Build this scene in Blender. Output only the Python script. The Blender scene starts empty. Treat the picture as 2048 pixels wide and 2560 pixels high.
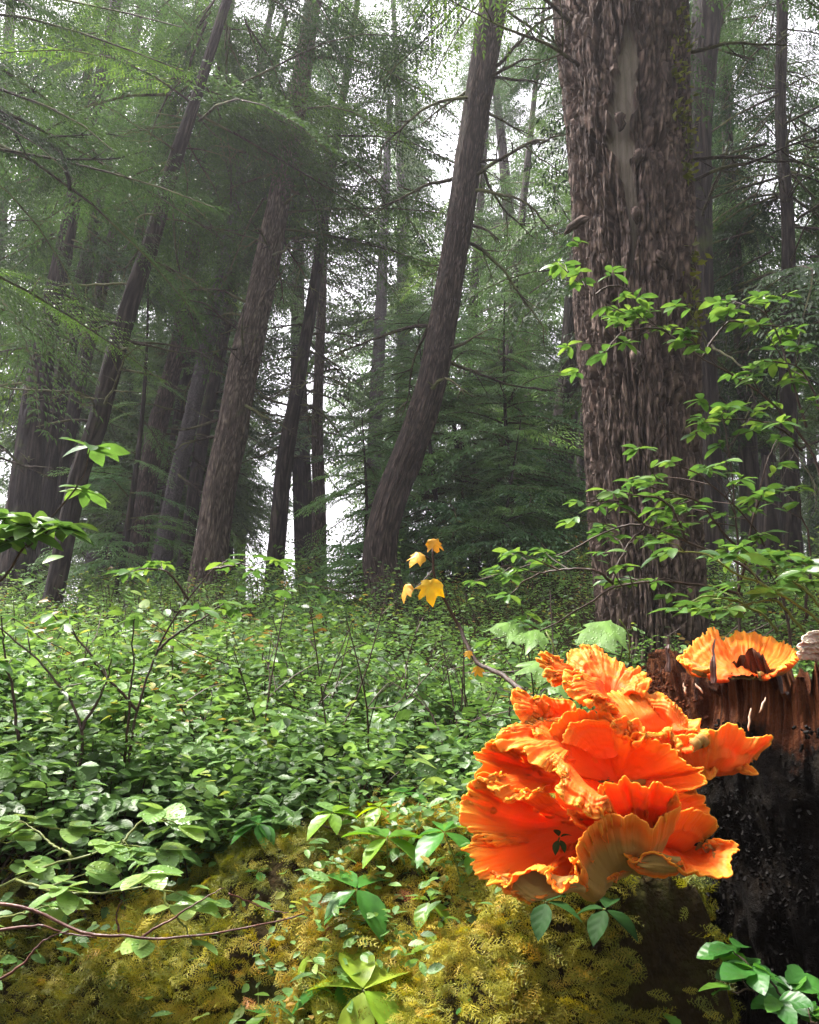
import bpy, math, random
import numpy as np
from mathutils import Vector
R = math.radians
SC = bpy.context.scene
COL = SC.collection
# ------------------------------------------------------------------ camera
PITCH, FPX, CAMZ = R(12.0), 739.0, 1.0
cd = bpy.data.cameras.new('camera'); cam = bpy.data.objects.new('camera', cd); COL.objects.link(cam)
cd.sensor_fit = 'VERTICAL'; cd.sensor_height = 36; cd.lens = 36 * FPX / 1024
cd.clip_start = 0.02; cd.clip_end = 500
cam.location = (0, 0, CAMZ); cam.rotation_euler = (R(90) + PITCH, 0, 0)
cd.dof.use_dof = False
SC.camera = cam
# ------------------------------------------------------------------ sky, sun, exposure
SUN = Vector((-0.40, 0.24, 0.88)).normalized()       # towards the sun
sel = math.asin(SUN.z); saz = math.atan2(SUN.x, SUN.y)
w = bpy.data.worlds.new('World'); SC.world = w; w.use_nodes = True
nt = w.node_tree; bg = nt.nodes['Background']
sky = nt.nodes.new('ShaderNodeTexSky'); sky.sky_type = 'NISHITA'; sky.sun_disc = False
sky.sun_elevation = sel; sky.sun_rotation = saz
sky.air_density = 1.0; sky.dust_density = 4.0; sky.ozone_density = 1.0
hs = nt.nodes.new('ShaderNodeHueSaturation'); hs.inputs['Saturation'].default_value = 0.10
tm = nt.nodes.new('ShaderNodeMixRGB'); tm.blend_type = 'MULTIPLY'; tm.inputs[0].default_value = 1; tm.inputs[2].default_value = (1.0, .955, 1.02, 1)
nt.links.new(sky.outputs[0], hs.inputs['Color']); nt.links.new(hs.outputs[0], tm.inputs[1]); nt.links.new(tm.outputs[0], bg.inputs[0])
bg.inputs[1].default_value = 0.15
sl = bpy.data.lights.new('sun', 'SUN'); sl.energy = 2.5; sl.angle = R(10.0); sl.color = (1, .94, .83)
so = bpy.data.objects.new('sun', sl); COL.objects.link(so); so.location = (0, 0, 30)
so.rotation_euler = (-SUN).to_track_quat('-Z', 'Y').to_euler()
SC.view_settings.view_transform = 'Standard'; SC.view_settings.look = 'None'
SC.view_settings.exposure = 2.1; SC.view_settings.gamma = 1.0
SC.render.engine = 'CYCLES'
SC.cycles.use_denoising = True
SC.cycles.max_bounces = 7; SC.cycles.diffuse_bounces = 3; SC.cycles.transmission_bounces = 4
SC.cycles.glossy_bounces = 2; SC.cycles.volume_bounces = 0
SC.cycles.sample_clamp_indirect = 6

# ------------------------------------------------------------------ helpers
rng = np.random.default_rng(7); random.seed(7)
K = 819.0 / 1725.0                      # I measured the photo in a 1725 px wide view
cp, sp = math.cos(PITCH), math.sin(PITCH)

def ray(x, y):
    a, b = (x * K - 409.5) / FPX, (512 - y * K) / FPX
    return np.array((a, cp - b * sp, sp + b * cp))

def at(x, y, d):
    """point of the place that lies in direction (x, y), d metres ahead of the viewpoint"""
    r = ray(x, y); return np.array((0, 0, CAMZ)) + r * (d / r[1])

def fdepth(p):
    return p[1] * cp + (p[2] - CAMZ) * sp

def proj(P):
    P = np.asarray(P, float); f = P[..., 1] * cp + (P[..., 2] - CAMZ) * sp
    u = -P[..., 1] * sp + (P[..., 2] - CAMZ) * cp
    f = np.where(f < .01, .01, f)
    return (409.5 + P[..., 0] / f * FPX) / K, (512 - u / f * FPX) / K, f

def _h(i, j, k, s):
    n = (i * 374761393 + j * 668265263 + k * 2147483647 % 4294967291 * 40503 + s * 974634777) & 0xFFFFFFFF
    n = ((n ^ (n >> 13)) * 1274126177) & 0xFFFFFFFF
    n = ((n ^ (n >> 15)) * 2246822519) & 0xFFFFFFFF
    return ((n ^ (n >> 16)) & 0xFFFF) / 65535.0

def vn(x, y, z=0.0, s=0):
    x, y, z = np.broadcast_arrays(np.asarray(x, float), np.asarray(y, float), np.asarray(z, float))
    i, j, k = np.floor(x).astype(np.int64), np.floor(y).astype(np.int64), np.floor(z).astype(np.int64)
    fx, fy, fz = x - i, y - j, z - k
    fx, fy, fz = [t * t * (3 - 2 * t) for t in (fx, fy, fz)]
    def L(a, b, t): return a + (b - a) * t
    c = [[[_h(i + a, j + b, k + e, s) for e in (0, 1)] for b in (0, 1)] for a in (0, 1)]
    v = L(L(L(c[0][0][0], c[0][0][1], fz), L(c[0][1][0], c[0][1][1], fz), fy),
          L(L(c[1][0][0], c[1][0][1], fz), L(c[1][1][0], c[1][1][1], fz), fy), fx)
    return v * 2 - 1

def fbm(x, y, z=0.0, o=4, s=0):
    t, a = 0, 1.0
    for q in range(o):
        m = 2.03 ** q
        t = t + a * vn(x * m, y * m, z * m, s + q); a *= .5
    return t

class MB:
    def __init__(self):
        self.v, self.f, self.r, self.u, self.n = [], [], [], [], 0
    def add(self, V, F, rnd=.5, uv=None, mat=0):
        V = np.asarray(V, float).reshape(-1, 3)
        for q in (F if isinstance(F, list) and len(F) and isinstance(F[0], np.ndarray) else [np.asarray(F, int)]):
            if len(q): self.f.append((q + self.n, mat))
        self.v.append(V); self.r.append(np.broadcast_to(np.asarray(rnd, float), (len(V),)))
        self.u.append(np.zeros((len(V), 3)) if uv is None else np.asarray(uv, float))
        self.n += len(V)
    def many(self, T, M, O, rnd, mat=0):
        """T = (V, [faces], uv): N transformed copies in one go"""
        V, F, uv = T; N = len(O); m = len(V)
        if not N: return
        W = np.einsum('nij,mj->nmi', M, V) + O[:, None, :]
        FF = [(q[None] + (np.arange(N) * m)[:, None, None]).reshape(-1, q.shape[1]) for q in F]
        self.add(W.reshape(-1, 3), FF, np.repeat(rnd, m), np.tile(uv, (N, 1)), mat)
    def build(self, name, mats, parent=None, loc=None, smooth=True):
        me = bpy.data.meshes.new(name)
        V = np.concatenate(self.v); me.vertices.add(len(V))
        off = np.zeros(3) if loc is None else np.asarray(loc, float)
        me.vertices.foreach_set('co', (V - off).astype(np.float32).ravel())
        tot = np.concatenate([np.full(len(q), q.shape[1]) for q, _ in self.f])
        mi = np.concatenate([np.full(len(q), m) for q, m in self.f])
        li = np.concatenate([q.ravel() for q, _ in self.f])
        st = np.concatenate([[0], np.cumsum(tot)[:-1]])
        me.loops.add(len(li)); me.loops.foreach_set('vertex_index', li.astype(np.int32))
        me.polygons.add(len(tot)); me.polygons.foreach_set('loop_start', st.astype(np.int32))
        me.polygons.foreach_set('loop_total', tot.astype(np.int32))
        me.polygons.foreach_set('material_index', mi.astype(np.int32))
        me.polygons.foreach_set('use_smooth', np.full(len(tot), smooth))
        a = me.attributes.new('rnd', 'FLOAT', 'POINT'); a.data.foreach_set('value', np.concatenate(self.r).astype(np.float32))
        a = me.attributes.new('bk', 'FLOAT_VECTOR', 'POINT'); a.data.foreach_set('vector', np.concatenate(self.u).astype(np.float32).ravel())
        for m in (mats if isinstance(mats, (list, tuple)) else [mats]): me.materials.append(m)
        me.update(calc_edges=True); me.validate(verbose=False)
        o = bpy.data.objects.new(name, me); COL.objects.link(o)
        if parent: o.parent = parent
        elif loc is not None: o.location = off
        return o

def tag(o, label=None, cat=None, group=None, kind=None):
    for k, v in (('label', label), ('category', cat), ('group', group), ('kind', kind)):
        if v: o[k] = v
    return o

def thing(name, label, cat, loc=(0, 0, 0), group=None):
    o = bpy.data.objects.new(name, None); COL.objects.link(o); o.location = [float(c) for c in loc]
    o.empty_display_size = .1
    return tag(o, label, cat, group)

def crom(P, n):
    """Catmull-Rom through the rows of P, n samples"""
    P = np.asarray(P, float)
    if len(P) == 2: return P[0] + (P[1] - P[0]) * np.linspace(0, 1, n)[:, None]
    Q = np.vstack([2 * P[0] - P[1], P, 2 * P[-1] - P[-2]])
    seg = np.linalg.norm(np.diff(P[:, :3], axis=0), axis=1); cum = np.concatenate([[0], np.cumsum(seg)])
    t = np.linspace(0, cum[-1], n); i = np.clip(np.searchsorted(cum, t, 'right') - 1, 0, len(P) - 2)
    f = ((t - cum[i]) / np.maximum(seg[i], 1e-9))[:, None]
    a, b, c, d = Q[i], Q[i + 1], Q[i + 2], Q[i + 3]
    return .5 * (2 * b + (c - a) * f + (2 * a - 5 * b + 4 * c - d) * f ** 2 + (3 * b - a - 3 * c + d) * f ** 3)

def frames(P):
    T = np.gradient(P, axis=0); T /= np.linalg.norm(T, axis=1)[:, None] + 1e-12
    up = np.array((1., .1, 0)) if abs(T[0, 0]) < .8 else np.array((0, 1., .1))
    A = np.cross(T, up); A /= np.linalg.norm(A, axis=1)[:, None] + 1e-9
    return T, A, np.cross(T, A)

def tube(mb, P, rad, n=5, rnd=.5, mat=0, disp=None, cap=True):
    P = np.asarray(P, float); m = len(P)
    rad = np.broadcast_to(np.asarray(rad, float), (m,))
    T, A, B = frames(P)
    th = np.arange(n) * 2 * math.pi / n
    s = np.concatenate([[0], np.cumsum(np.linalg.norm(np.diff(P, axis=0), axis=1))])
    RR = rad[:, None] * np.ones(n)
    if disp is not None: RR = disp(RR, th, s)
    V = P[:, None] + RR[..., None] * (A[:, None] * np.cos(th)[None, :, None] + B[:, None] * np.sin(th)[None, :, None])
    rm = rad.mean()
    uv = np.stack([np.cos(th)[None] * rm * np.ones((m, 1)), np.sin(th)[None] * rm * np.ones((m, 1)), s[:, None] * np.ones((1, n))], -1)
    i = np.arange(m - 1)[:, None] * n; j = np.arange(n)[None]; k = (j + 1) % n
    F = np.stack([i + j, i + k, i + n + k, i + n + j], -1).reshape(-1, 4)
    fs = [F]
    V = V.reshape(-1, 3); uv = uv.reshape(-1, 3)
    mb.add(V, fs, rnd, uv, mat)
    if cap and n > 2:
        base = mb.n - m * n
        mb.f.append((np.array([np.arange(n) + base + (m - 1) * n]), mat)); mb.f.append((np.array([np.arange(n)[::-1] + base]), mat))

# ------------------------------------------------------------------ materials
def nodes(name):
    m = bpy.data.materials.new(name); m.use_nodes = True; t = m.node_tree
    p = t.nodes['Principled BSDF']; return m, t, p, t.nodes['Material Output']

def N(t, typ, **kw):
    n = t.nodes.new(typ)
    for k, v in kw.items():
        if k in n.inputs: n.inputs[k].default_value = v
        else: setattr(n, k, v)
    return n

def ramp(t, src, stops):
    r = t.nodes.new('ShaderNodeValToRGB'); e = r.color_ramp.elements
    while len(e) < len(stops): e.new(.5)
    for q, (p, c) in zip(e, stops): q.position = p; q.color = (*c, 1)
    t.links.new(src, r.inputs[0]); return r.outputs[0]

def attr(t, n): 
    a = t.nodes.new('ShaderNodeAttribute'); a.attribute_name = n; return a

def leaf_mat(name, stops, rough=.35, trans=.35, spec=.5, tcol=None, vein=0, drops=0):
    m, t, p, out = nodes(name)
    a = attr(t, 'rnd'); c = ramp(t, a.outputs['Fac'], stops)
    tc = t.nodes.new('ShaderNodeTexCoord')
    nz = N(t, 'ShaderNodeTexNoise', Scale=3.0 if not vein else 40.0, Detail=3.0); t.links.new(tc.outputs['Object'], nz.inputs['Vector'])
    hv = N(t, 'ShaderNodeHueSaturation'); t.links.new(c, hv.inputs['Color'])
    mr = N(t, 'ShaderNodeMapRange'); mr.inputs[3].default_value = .7; mr.inputs[4].default_value = 1.35
    mr.inputs[1].default_value = .3; mr.inputs[2].default_value = .7
    t.links.new(nz.outputs[0], mr.inputs[0]); t.links.new(mr.outputs[0], hv.inputs['Value'])
    c = hv.outputs[0]
    t.links.new(c, p.inputs['Base Color'])
    p.inputs['Roughness'].default_value = rough; p.inputs['Specular IOR Level'].default_value = spec
    nrm = None
    if vein:
        b = attr(t, 'bk'); sx = t.nodes.new('ShaderNodeSeparateXYZ'); t.links.new(b.outputs['Vector'], sx.inputs[0])
        ab = N(t, 'ShaderNodeMath', operation='ABSOLUTE'); t.links.new(sx.outputs[0], ab.inputs[0])
        m1 = N(t, 'ShaderNodeMath', operation='MULTIPLY'); t.links.new(ab.outputs[0], m1.inputs[0]); m1.inputs[1].default_value = -.35
        m2 = N(t, 'ShaderNodeMath', operation='ADD'); t.links.new(m1.outputs[0], m2.inputs[0]); t.links.new(sx.outputs[1], m2.inputs[1])
        m3 = N(t, 'ShaderNodeMath', operation='MULTIPLY'); t.links.new(m2.outputs[0], m3.inputs[0]); m3.inputs[1].default_value = vein
        m4 = N(t, 'ShaderNodeMath', operation='SINE'); t.links.new(m3.outputs[0], m4.inputs[0])
        bp = N(t, 'ShaderNodeBump', Strength=.14, Distance=.001); t.links.new(m4.outputs[0], bp.inputs['Height']); nrm = bp
    if drops:
        vo = N(t, 'ShaderNodeTexVoronoi', Scale=drops); t.links.new(tc.outputs['Object'], vo.inputs['Vector'])
        dr = N(t, 'ShaderNodeMapRange'); dr.inputs[1].default_value = .32; dr.inputs[2].default_value = .0; dr.inputs[3].default_value = 0; dr.inputs[4].default_value = 1
        t.links.new(vo.outputs['Distance'], dr.inputs[0])
        b2 = N(t, 'ShaderNodeBump', Strength=.8, Distance=.0022); t.links.new(dr.outputs[0], b2.inputs['Height'])
        if nrm: t.links.new(nrm.outputs[0], b2.inputs['Normal'])
        nrm = b2
    if nrm: t.links.new(nrm.outputs[0], p.inputs['Normal'])
    tr = t.nodes.new('ShaderNodeBsdfTranslucent')
    hs2 = N(t, 'ShaderNodeHueSaturation', Hue=.48, Saturation=1.1, Value=1.45); t.links.new(c, hs2.inputs['Color']); t.links.new(hs2.outputs[0], tr.inputs[0])
    mx = N(t, 'ShaderNodeMixShader'); mx.inputs[0].default_value = trans
    t.links.new(p.outputs[0], mx.inputs[1]); t.links.new(tr.outputs[0], mx.inputs[2]); t.links.new(mx.outputs[0], out.inputs[0])
    return m

def bark_mat(name, dark, mid, light, moss=(.06, .08, .02), mossamt=.62, sc=14., stretch=.09, bump=1., dist=.03, rough=.85):
    m, t, p, out = nodes(name)
    b = attr(t, 'bk')
    mp = N(t, 'ShaderNodeMapping'); mp.inputs['Scale'].default_value = (1, 1, stretch); t.links.new(b.outputs['Vector'], mp.inputs[0])
    n0 = N(t, 'ShaderNodeTexNoise', Scale=sc * .5, Detail=2.); t.links.new(mp.outputs[0], n0.inputs['Vector'])
    ad = N(t, 'ShaderNodeMixRGB', blend_type='ADD'); ad.inputs[0].default_value = .22
    t.links.new(mp.outputs[0], ad.inputs[1]); t.links.new(n0.outputs['Color'], ad.inputs[2])
    vo = N(t, 'ShaderNodeTexVoronoi', feature='DISTANCE_TO_EDGE', Scale=sc * 1.6); t.links.new(ad.outputs[0], vo.inputs['Vector'])
    vr = N(t, 'ShaderNodeMapRange'); vr.inputs[2].default_value = .35; t.links.new(vo.outputs['Distance'], vr.inputs[0])
    n1 = N(t, 'ShaderNodeTexNoise', Scale=sc * 2.5, Detail=8., Roughness=.65); t.links.new(mp.outputs[0], n1.inputs['Vector'])
    h = N(t, 'ShaderNodeMath', operation='MULTIPLY_ADD'); t.links.new(vr.outputs[0], h.inputs[0]); h.inputs[1].default_value = .32
    t.links.new(n1.outputs[0], h.inputs[2])
    hm = N(t, 'ShaderNodeMath', operation='MULTIPLY'); hm.inputs[1].default_value = .86; t.links.new(h.outputs[0], hm.inputs[0])
    c = ramp(t, hm.outputs[0], [(.25, dark), (.52, mid), (.82, light)])
    tc = t.nodes.new('ShaderNodeTexCoord')
    n2 = N(t, 'ShaderNodeTexNoise', Scale=2.3, Detail=6., Roughness=.7); t.links.new(tc.outputs['Object'], n2.inputs['Vector'])
    mr = N(t, 'ShaderNodeMapRange'); mr.inputs[1].default_value = mossamt; mr.inputs[2].default_value = mossamt + .12; mr.inputs[4].default_value = .85
    t.links.new(n2.outputs[0], mr.inputs[0])
    mx = N(t, 'ShaderNodeMixRGB'); t.links.new(mr.outputs[0], mx.inputs[0]); t.links.new(c, mx.inputs[1]); mx.inputs[2].default_value = (*moss, 1)
    t.links.new(mx.outputs[0], p.inputs['Base Color'])
    p.inputs['Roughness'].default_value = rough; p.inputs['Specular IOR Level'].default_value = .3
    bp = N(t, 'ShaderNodeBump', Strength=bump, Distance=dist); t.links.new(h.outputs[0], bp.inputs['Height']); t.links.new(bp.outputs[0], p.inputs['Normal'])
    return m

M_UNDER = leaf_mat('undergrowth_leaf', [(0, (.048, .100, .024)), (.45, (.110, .225, .056)), (.8, (.19, .33, .09)), (.94, (.29, .34, .07)), (1, (.30, .20, .05))], rough=.42, trans=.38, spec=.45, vein=30, drops=120)
M_HUCK = leaf_mat('huckleberry_leaf', [(0, (.045, .112, .028)), (.5, (.085, .185, .040)), (1, (.16, .27, .055))], rough=.34, trans=.38, spec=.45, vein=45)
M_WET = leaf_mat('wet_leaf', [(0, (.085, .18, .045)), (.6, (.16, .29, .075)), (1, (.26, .37, .10))], rough=.3, trans=.32, spec=.6, vein=40, drops=160)
M_BUNCH = leaf_mat('bunchberry_leaf', [(0, (.03, .115, .02)), (.45, (.06, .20, .03)), (.75, (.20, .34, .03)), (.95, (.36, .42, .05)), (1, (.55, .53, .30))], rough=.36, trans=.4, spec=.35, vein=26)
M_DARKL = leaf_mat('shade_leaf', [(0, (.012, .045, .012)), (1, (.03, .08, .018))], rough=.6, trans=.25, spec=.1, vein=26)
M_YELL = leaf_mat('yellow_leaf', [(0, (.50, .22, .03)), (.5, (.75, .40, .03)), (1, (.85, .55, .04))], rough=.45, trans=.4, vein=30)
M_BROWN = leaf_mat('brown_leaf', [(0, (.10, .03, .012)), (.5, (.20, .07, .03)), (1, (.33, .17, .07))], rough=.5, trans=.2, vein=30)
M_NEED = leaf_mat('hemlock_needles', [(0, (.020, .045, .022)), (.5, (.052, .108, .034)), (.85, (.095, .20, .04)), (1, (.16, .28, .05))], rough=.5, trans=.32, spec=.35)
M_MIST = leaf_mat('haze_lightened_needles', [(0, (.045, .085, .042)), (.5, (.085, .15, .062)), (1, (.15, .25, .08))], rough=.55, trans=.4, spec=.3)  # needle colour lightened to carry the brightness of distant haze
M_NEEDY = leaf_mat('young_hemlock_needles', [(0, (.06, .14, .06)), (.5, (.12, .24, .085)), (1, (.19, .34, .10))], rough=.45, trans=.35, spec=.4)
M_MOSS = leaf_mat('moss_frond', [(0, (.05, .07, .012)), (.3, (.17, .19, .02)), (.6, (.36, .32, .035)), (.85, (.47, .31, .05)), (1, (.34, .11, .04))], rough=.5, trans=.3, spec=.3)
M_BARK = bark_mat('hemlock_bark', (.007, .005, .004), (.050, .036, .030), (.19, .14, .115), sc=24, stretch=.13, dist=.04)
M_PALE = bark_mat('pale_ribbed_bark', (.013, .009, .007), (.10, .074, .060), (.34, .265, .215), sc=24, stretch=.13, dist=.04)
M_BARKD = bark_mat('dark_bark', (.006, .005, .0045), (.028, .021, .019), (.095, .072, .060), mossamt=.56)
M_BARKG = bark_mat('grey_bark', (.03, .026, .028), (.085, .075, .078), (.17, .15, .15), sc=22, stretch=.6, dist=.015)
M_BIG = bark_mat('thick_bark', (.014, .009, .007), (.075, .050, .040), (.30, .21, .17), mossamt=.66, sc=19, stretch=.22, bump=1., dist=.02)
M_TWIG = bark_mat('twig_bark', (.02, .014, .012), (.05, .037, .03), (.13, .10, .075), moss=(.15, .16, .06), mossamt=.46, sc=30, stretch=.4, dist=.006)
M_STEM = bark_mat('shrub_stem', (.02, .012, .009), (.05, .028, .02), (.12, .07, .045), mossamt=.9, sc=90, stretch=.2, dist=.001, rough=.5)
M_GSTEM = bark_mat('green_stem', (.08, .10, .02), (.14, .17, .03), (.22, .24, .06), mossamt=.95, sc=90, dist=.001, rough=.4)

def ground_mat():
    m, t, p, out = nodes('forest_soil')
    tc = t.nodes.new('ShaderNodeTexCoord')
    n = N(t, 'ShaderNodeTexNoise', Scale=9., Detail=10., Roughness=.7); t.links.new(tc.outputs['Object'], n.inputs['Vector'])
    c = ramp(t, n.outputs[0], [(.3, (.008, .006, .003)), (.5, (.028, .019, .007)), (.62, (.035, .036, .008)), (.8, (.07, .052, .014))])
    t.links.new(c, p.inputs['Base Color']); p.inputs['Roughness'].default_value = .9; p.inputs['Specular IOR Level'].default_value = .08
    n2 = N(t, 'ShaderNodeTexNoise', Scale=60., Detail=6.); t.links.new(tc.outputs['Object'], n2.inputs['Vector'])
    b = N(t, 'ShaderNodeBump', Strength=.8, Distance=.03); t.links.new(n2.outputs[0], b.inputs['Height']); t.links.new(b.outputs[0], p.inputs['Normal'])
    return m

# ------------------------------------------------------------------ ground
GY = np.array([-8, 0, .55, .78, .95, 1.10, 1.30, 1.7, 2.2, 3.0, 5.0, 8.0, 12.0, 15., 22., 60., 160.])
GZ = np.array([-.3, -.2, -.05, .22, .47, .60, .655, .70, .70, .74, 1.06, 1.52, 1.95, 2.1, 2.2, 2.2, 2.2])
def ground(x, y):
    x = np.asarray(x, float); y = np.asarray(y, float)
    sh = np.clip((-x - .05) * .34, -.03, .2) * np.clip((1.9 - y) / .6, 0, 1) + .05 * vn(x * 5, y * 2, 0, 3) * np.clip((1.7 - y) / .5, 0, 1)
    z = np.interp(y - sh, GY, GZ)
    wl = np.clip((-x - .10 + .10 * vn(x * 3, y * 5, 0, 35)) / .32, 0, 1) ** 1.5                        # undercut bank face on one side
    e = 1.165 + .05 * vn(x * 5, 0 * x, 0, 33); z = z * (1 - wl) + wl * np.minimum(np.where(y > 1.05, np.maximum(z, .575 + .25 * np.clip(y - e, 0, .4)), z), np.where(y > e, 9, .60 - np.clip((e - y) / .075, 0, 1) * .38 - np.clip(e - y - .075, 0, 1) * .6))
    ws = np.clip((x - .12) / .08, 0, 1) * np.clip((.50 - x) / .06, 0, 1)   # and below the fungus, where the bank meets the stump
    e2 = 1.07 + .03 * vn(x * 8, 0 * x, 0, 34); z = z * (1 - ws) + ws * (np.maximum(z, .70) - np.clip((e2 - y) / .07, 0, 1) * .42 * np.clip((1.6 - y) / .2, 0, 1))
    wd = np.clip((x - .40) / .08, 0, 1) * np.clip((1.7 - y) / .15, 0, 1); z = z * (1 - wd) + wd * np.minimum(z, .30)
    far = np.clip((y - 1.2) / 3, 0, 1)
    z = z + .045 * fbm(x * 4.5, y * 4.5, 0, 3, 11) * np.clip((4 - y) / 2, .25, 1) + far * .20 * vn(x * .7, y * .7, 0, 5)
    z = z + .06 * np.clip((x - .8) / 2, 0, 1.5) * np.clip((y - 2) / 3, 0, 1) * 2
    z = z + .55 * np.exp(-((x - 1.5) / 1.5) ** 2 - ((y - 8.6) / 2.4) ** 2)
    z = z + .07 * np.exp(-((x - .25) / .3) ** 2 - ((y - 1.25) / .25) ** 2)
    return z

def hit(x, y, h=0.0, lo=.4, hi=60):
    r = ray(x, y); d = np.geomspace(lo, hi, 700)
    P = np.array((0, 0, CAMZ)) + r[None] * (d / r[1])[:, None]
    b = P[:, 2] < ground(P[:, 0], P[:, 1]) + h
    return P[np.argmax(b)] if b.any() else None

ys = np.concatenate([np.linspace(-6, .3, 10), np.arange(.34, 2.2, .012), np.geomspace(2.22, 150, 150)])
xs = np.concatenate([-np.geomspace(150, 1.62, 70), np.arange(-1.6, 1.6, .012), np.geomspace(1.62, 150, 70)])
X, Y = np.meshgrid(xs, ys); Z = ground(X, Y)
Z += np.clip((2.4 - Y) / 1, 0, 1) * .014 * fbm(X * 26, Y * 26, 0, 3, 77)
gm = MB(); nx, ny = len(xs), len(ys)
i = np.arange(ny - 1)[:, None] * nx; j = np.arange(nx - 1)[None]
gm.add(np.stack([X, Y, Z], -1).reshape(-1, 3), [np.stack([i + j, i + j + 1, i + nx + j + 1, i + nx + j], -1).reshape(-1, 4)])
tag(gm.build('ground', ground_mat()), kind='structure')

# ------------------------------------------------------------------ leaf shapes
def leaf_t(ratio=.5, fold=.12, curl=.12, pts=((.22, .72), (.5, 1.), (.78, .66)), wav=0.):
    """a leaf of length 1 along +x, folded along the midrib; (V, faces, uv)"""
    V, uv, k = [(0, 0, 0)], [(0, 0, 0)], len(pts)
    for q, (u, wd) in enumerate(pts):
        h = wd * ratio * .5; z = -curl * u * u
        V += [(u, 0, z), (u, h, z + fold * h * 2 + wav * (-1) ** q), (u, -h, z + fold * h * 2 - wav * (-1) ** q)]
        uv += [(0, u, 0), (1 * wd, u, 0), (-1 * wd, u, 0)]
    V.append((1, 0, -curl)); uv.append((0, 1, 0)); e = len(V) - 1
    tr = [(0, 1, 2), (0, 3, 1), (e, 3 * k - 1, 3 * k - 2), (e, 3 * k - 2, 3 * k)]; qd = []
    for q in range(k - 1):
        a = 1 + 3 * q; b = a + 3
        qd += [(a, b, b + 1, a + 1), (a + 2, b + 2, b, a)]
    F = [np.array(tr)] + ([np.array(qd)] if qd else [])
    return np.array(V, float), F, np.array(uv, float)

LEAF = leaf_t(.52); LEAFS = leaf_t(.5, pts=((.45, 1.),), curl=.1); LEAFB = leaf_t(.58, .16, .30, ((.12, .45), (.3, .86), (.5, 1.), (.7, .82), (.87, .42)))
LEAFR = leaf_t(.66, .10, .12, ((.1, .5), (.28, .9), (.5, 1.), (.72, .86), (.9, .5)))
LEAFH = leaf_t(.42, .14, .22, ((.15, .5), (.4, .95), (.62, 1.), (.83, .62)))

def basis(d, up):
    """stack of 3x3 with x along d, z near up"""
    d = d / (np.linalg.norm(d, axis=-1, keepdims=True) + 1e-9)
    y = np.cross(up, d); y /= np.linalg.norm(y, axis=-1, keepdims=True) + 1e-9
    return np.stack([d, y, np.cross(d, y)], -1)

def leaves(mb, P, D, L, rnd, T=LEAF, tilt=.35, mat=0, r=rng):
    P = np.asarray(P, float); D = np.asarray(D, float); n = len(P)
    if not n: return
    up = np.array((0, 0, 1.)) + r.normal(0, tilt, (n, 3))
    mb.many(T, basis(D, up) * np.asarray(L, float).reshape(-1, 1, 1), P, rnd, mat)

# ------------------------------------------------------------------ conifer boughs
def bough(L, blade, bw, step, seed, nt):
    r = np.random.default_rng(seed)
    P, D, Ls = [], [], []
    def ax(u): return np.array((u * L, .06 * L * math.sin(u * 4 + seed), .16 * L * u - .42 * L * u * u))
    for q in range(nt):
        u = min(1.0, .1 + .9 * q / (nt - 1)); o = ax(u)
        for s in (-1, 1):
            tl = L * (.40 * (1 - u) ** .8 * min(1, u * 3.2) + .07) * r.uniform(.6, 1.15)
            d = np.array((.75, s * r.uniform(.55, 1.), 0)) if q < nt - 1 else np.array((1, s * .2, 0)); d /= np.linalg.norm(d)
            dr = r.uniform(.2, .65); t = step
            while t < tl:
                p = o + d * t + np.array((0, 0, .12 * t - dr * t * t / (tl + .12)))
                for e in (-1, 1):
                    a = e * r.uniform(.6, 1.1); c, n_ = math.cos(a), math.sin(a)
                    P.append(p); D.append((d[0] * c - d[1] * n_, d[0] * n_ + d[1] * c, r.uniform(-.75, .05)))
                    Ls.append(blade * (1.1 - .6 * t / tl) * r.uniform(.7, 1.2))
                t += step * r.uniform(.8, 1.2)
            P.append(o + d * tl + np.array((0, 0, .12 * tl - dr * tl * tl / (tl + .12)))); D.append((d[0], d[1], -.6)); Ls.append(blade)
    P, D, Ls = np.array(P), np.array(D), np.array(Ls)
    V0 = np.array([(0, 0, 0), (.45, bw / 2, .05), (1, 0, -.12), (.5, -bw / 2, .05)])
    M = basis(D, np.array((0, 0, 1.)) + r.normal(0, .3, (len(P), 3))) * Ls[:, None, None]
    V = (np.einsum('nij,mj->nmi', M, V0) + P[:, None]).reshape(-1, 3)
    F = np.arange(len(P) * 4).reshape(-1, 4)
    A = np.array([ax(u) for u in np.linspace(0, 1, 6)])
    return (V, [F], np.zeros((len(V), 3))), A

BN = [bough(1.7, .056, .33, .031, s, 24) for s in range(5)]
BX = [bough(1.5, .034, .26, .019, 60 + s, 34) for s in range(4)]
BF = [bough(2.2, .15, .33, .085, 20 + s, 17) for s in range(4)]
BY = [bough(1.0, .055, .30, .030, 40 + s, 18) for s in range(4)]

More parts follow.
